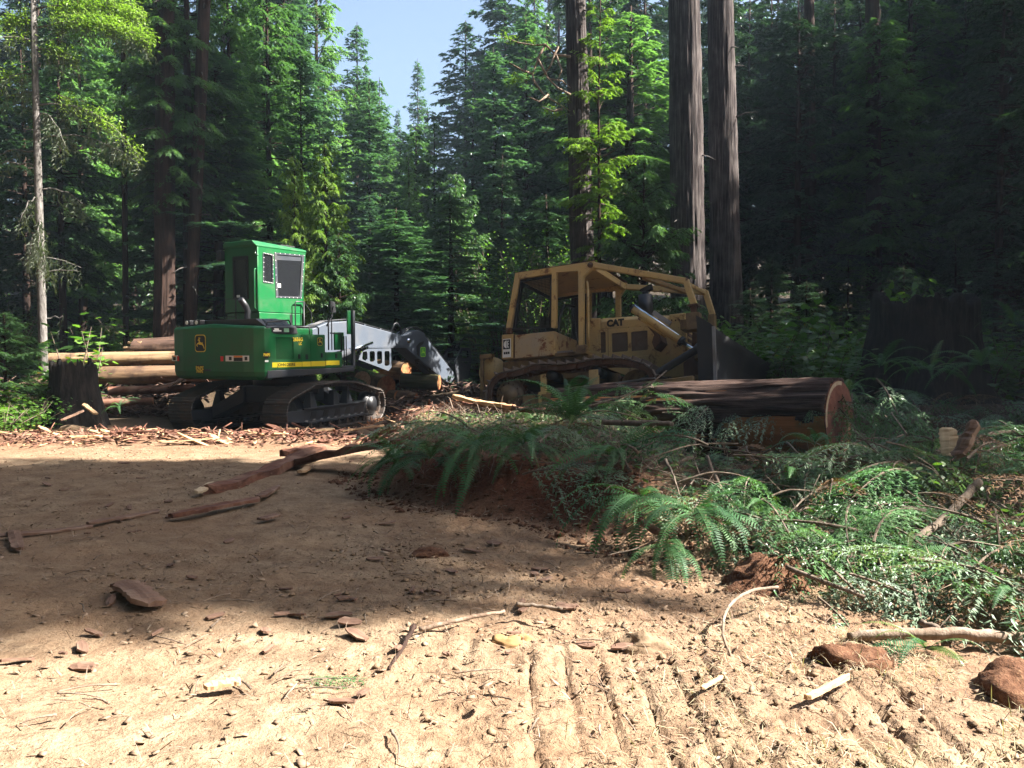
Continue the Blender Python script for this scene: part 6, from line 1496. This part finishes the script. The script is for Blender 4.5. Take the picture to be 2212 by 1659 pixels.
lump_px(1130,1390,.06,.05,.04,'yellow_clod','small yellow-ochre clod right of the larger ochre one',m_plain('ochre_soil',(.25,.15,.06),.95),6)
lump_px(930,1205,.16,.12,.06,'soil_lump','orange soil patch in the shaded dirt below the bank',M_redsoil,7)
lump_px(2190,1500,.2,.16,.15,'root_clump','torn reddish root clump in the lower right corner',M_redsoil,8,'root clump')
lump_px(165,935,.34,.2,.14,'soil_lump','mound of torn soil and roots in front of the left stump',M_clod,9)
lump_px(1390,1400,.14,.1,.08,'brush_tuft','low tuft of dark rootlets on the sunlit dirt',M_clod,10,'root tuft')
stick([(2175,1470,4.3),(2200,1510,4.1),(2212,1550,4.0)], .025, .035, 'root_stub', 'broken root stub sticking from the root clump, lower right', M_twig)
# leafy salal sprigs
def sprig(u, v, Y, n, r_, size, label, seed):
    c = PX(u, v, Y); e = empty('leafy_sprig', c); tag(e, label, 'leafy branch'); rr_ = random.Random(seed)
    prof = [(0,0),(.25,.26),(.6,.27),(.85,.12),(1,0)]; ring = prof + [(a, -b) for a, b in prof[-2:0:-1]]
    me = bpy.data.meshes.new('leaf'); me.from_pydata([(a, b, -.12*a*a+.1*abs(b)) for a, b in ring], [], [tuple(range(len(ring)))]); me.materials.append(L_salal); me.update()
    b = MB()
    for k in range(6):
        d = Vector((rr_.uniform(-1,1), rr_.uniform(-.6,.6), rr_.uniform(-.2,.8))).normalized()*r_; b.tube([Vector((0,0,-.1)), d*.5, d], [.005,.004,.002], 4)
    b.build('stem', M_twig, e, True)
    for k in range(n):
        o = bpy.data.objects.new('leaf', me); link(o, e); o.location = (rr_.gauss(0,.5)*r_, rr_.gauss(0,.35)*r_, rr_.gauss(0,.3)*r_)
        o.rotation_euler = (rr_.uniform(-.7,.7), rr_.uniform(-.5,.7), rr_.uniform(0,6.28)); o.scale = (size*rr_.uniform(.6,1.2),)*3
sprig(2055,1035,7.3,46,.36,.085,'cluster of glossy green and yellow leaves at the top of the crooked pole',1)
sprig(1730,1150,6.8,22,.26,.075,'sprig of broad bright leaves in the slash left of the crooked pole',2)
sprig(2190,1125,6.2,18,.25,.08,'yellow-green leafy sprig at the right edge',3)
sprig(1660,1010,8.2,14,.3,.08,'small dark leafy sprig in front of the big log',4)
sprig(2130,1080,7,10,.2,.08,'few yellowing leaves right of the crooked pole',5)
sprig(2080,1260,5.6,14,.25,.06,'sprig with one bright yellow leaf in the sunlit slash',6)
for o in bpy.data.objects:
    if '_used' in o: del o['_used']
# prototypes of kinds that were never planted are dropped
for o in list(bpy.data.objects):
    if o.type == 'MESH' and o.parent is None and o.name.split('.')[0] in ('trunk', 'crown', 'stems', 'foliage'): bpy.data.objects.remove(o)

# ---------------------------------------------------------------- air
b = MB().box(-110, 110, -50, 140, -3, 50)
hz = b.build('haze', None)
hz.data.materials.clear()
hm = bpy.data.materials.new('forest_haze'); hm.use_nodes = True; t = hm.node_tree; t.nodes.clear()
ho = t.nodes.new('ShaderNodeOutputMaterial'); pv = t.nodes.new('ShaderNodeVolumePrincipled')
pv.inputs['Color'].default_value = (.62, .8, 1, 1); pv.inputs['Density'].default_value = .0005; pv.inputs['Anisotropy'].default_value = .2
t.links.new(pv.outputs[0], ho.inputs['Volume']); hz.data.materials.append(hm)
tag(hz, 'thin bluish haze hanging in the forest clearing', 'haze', None, 'stuff')
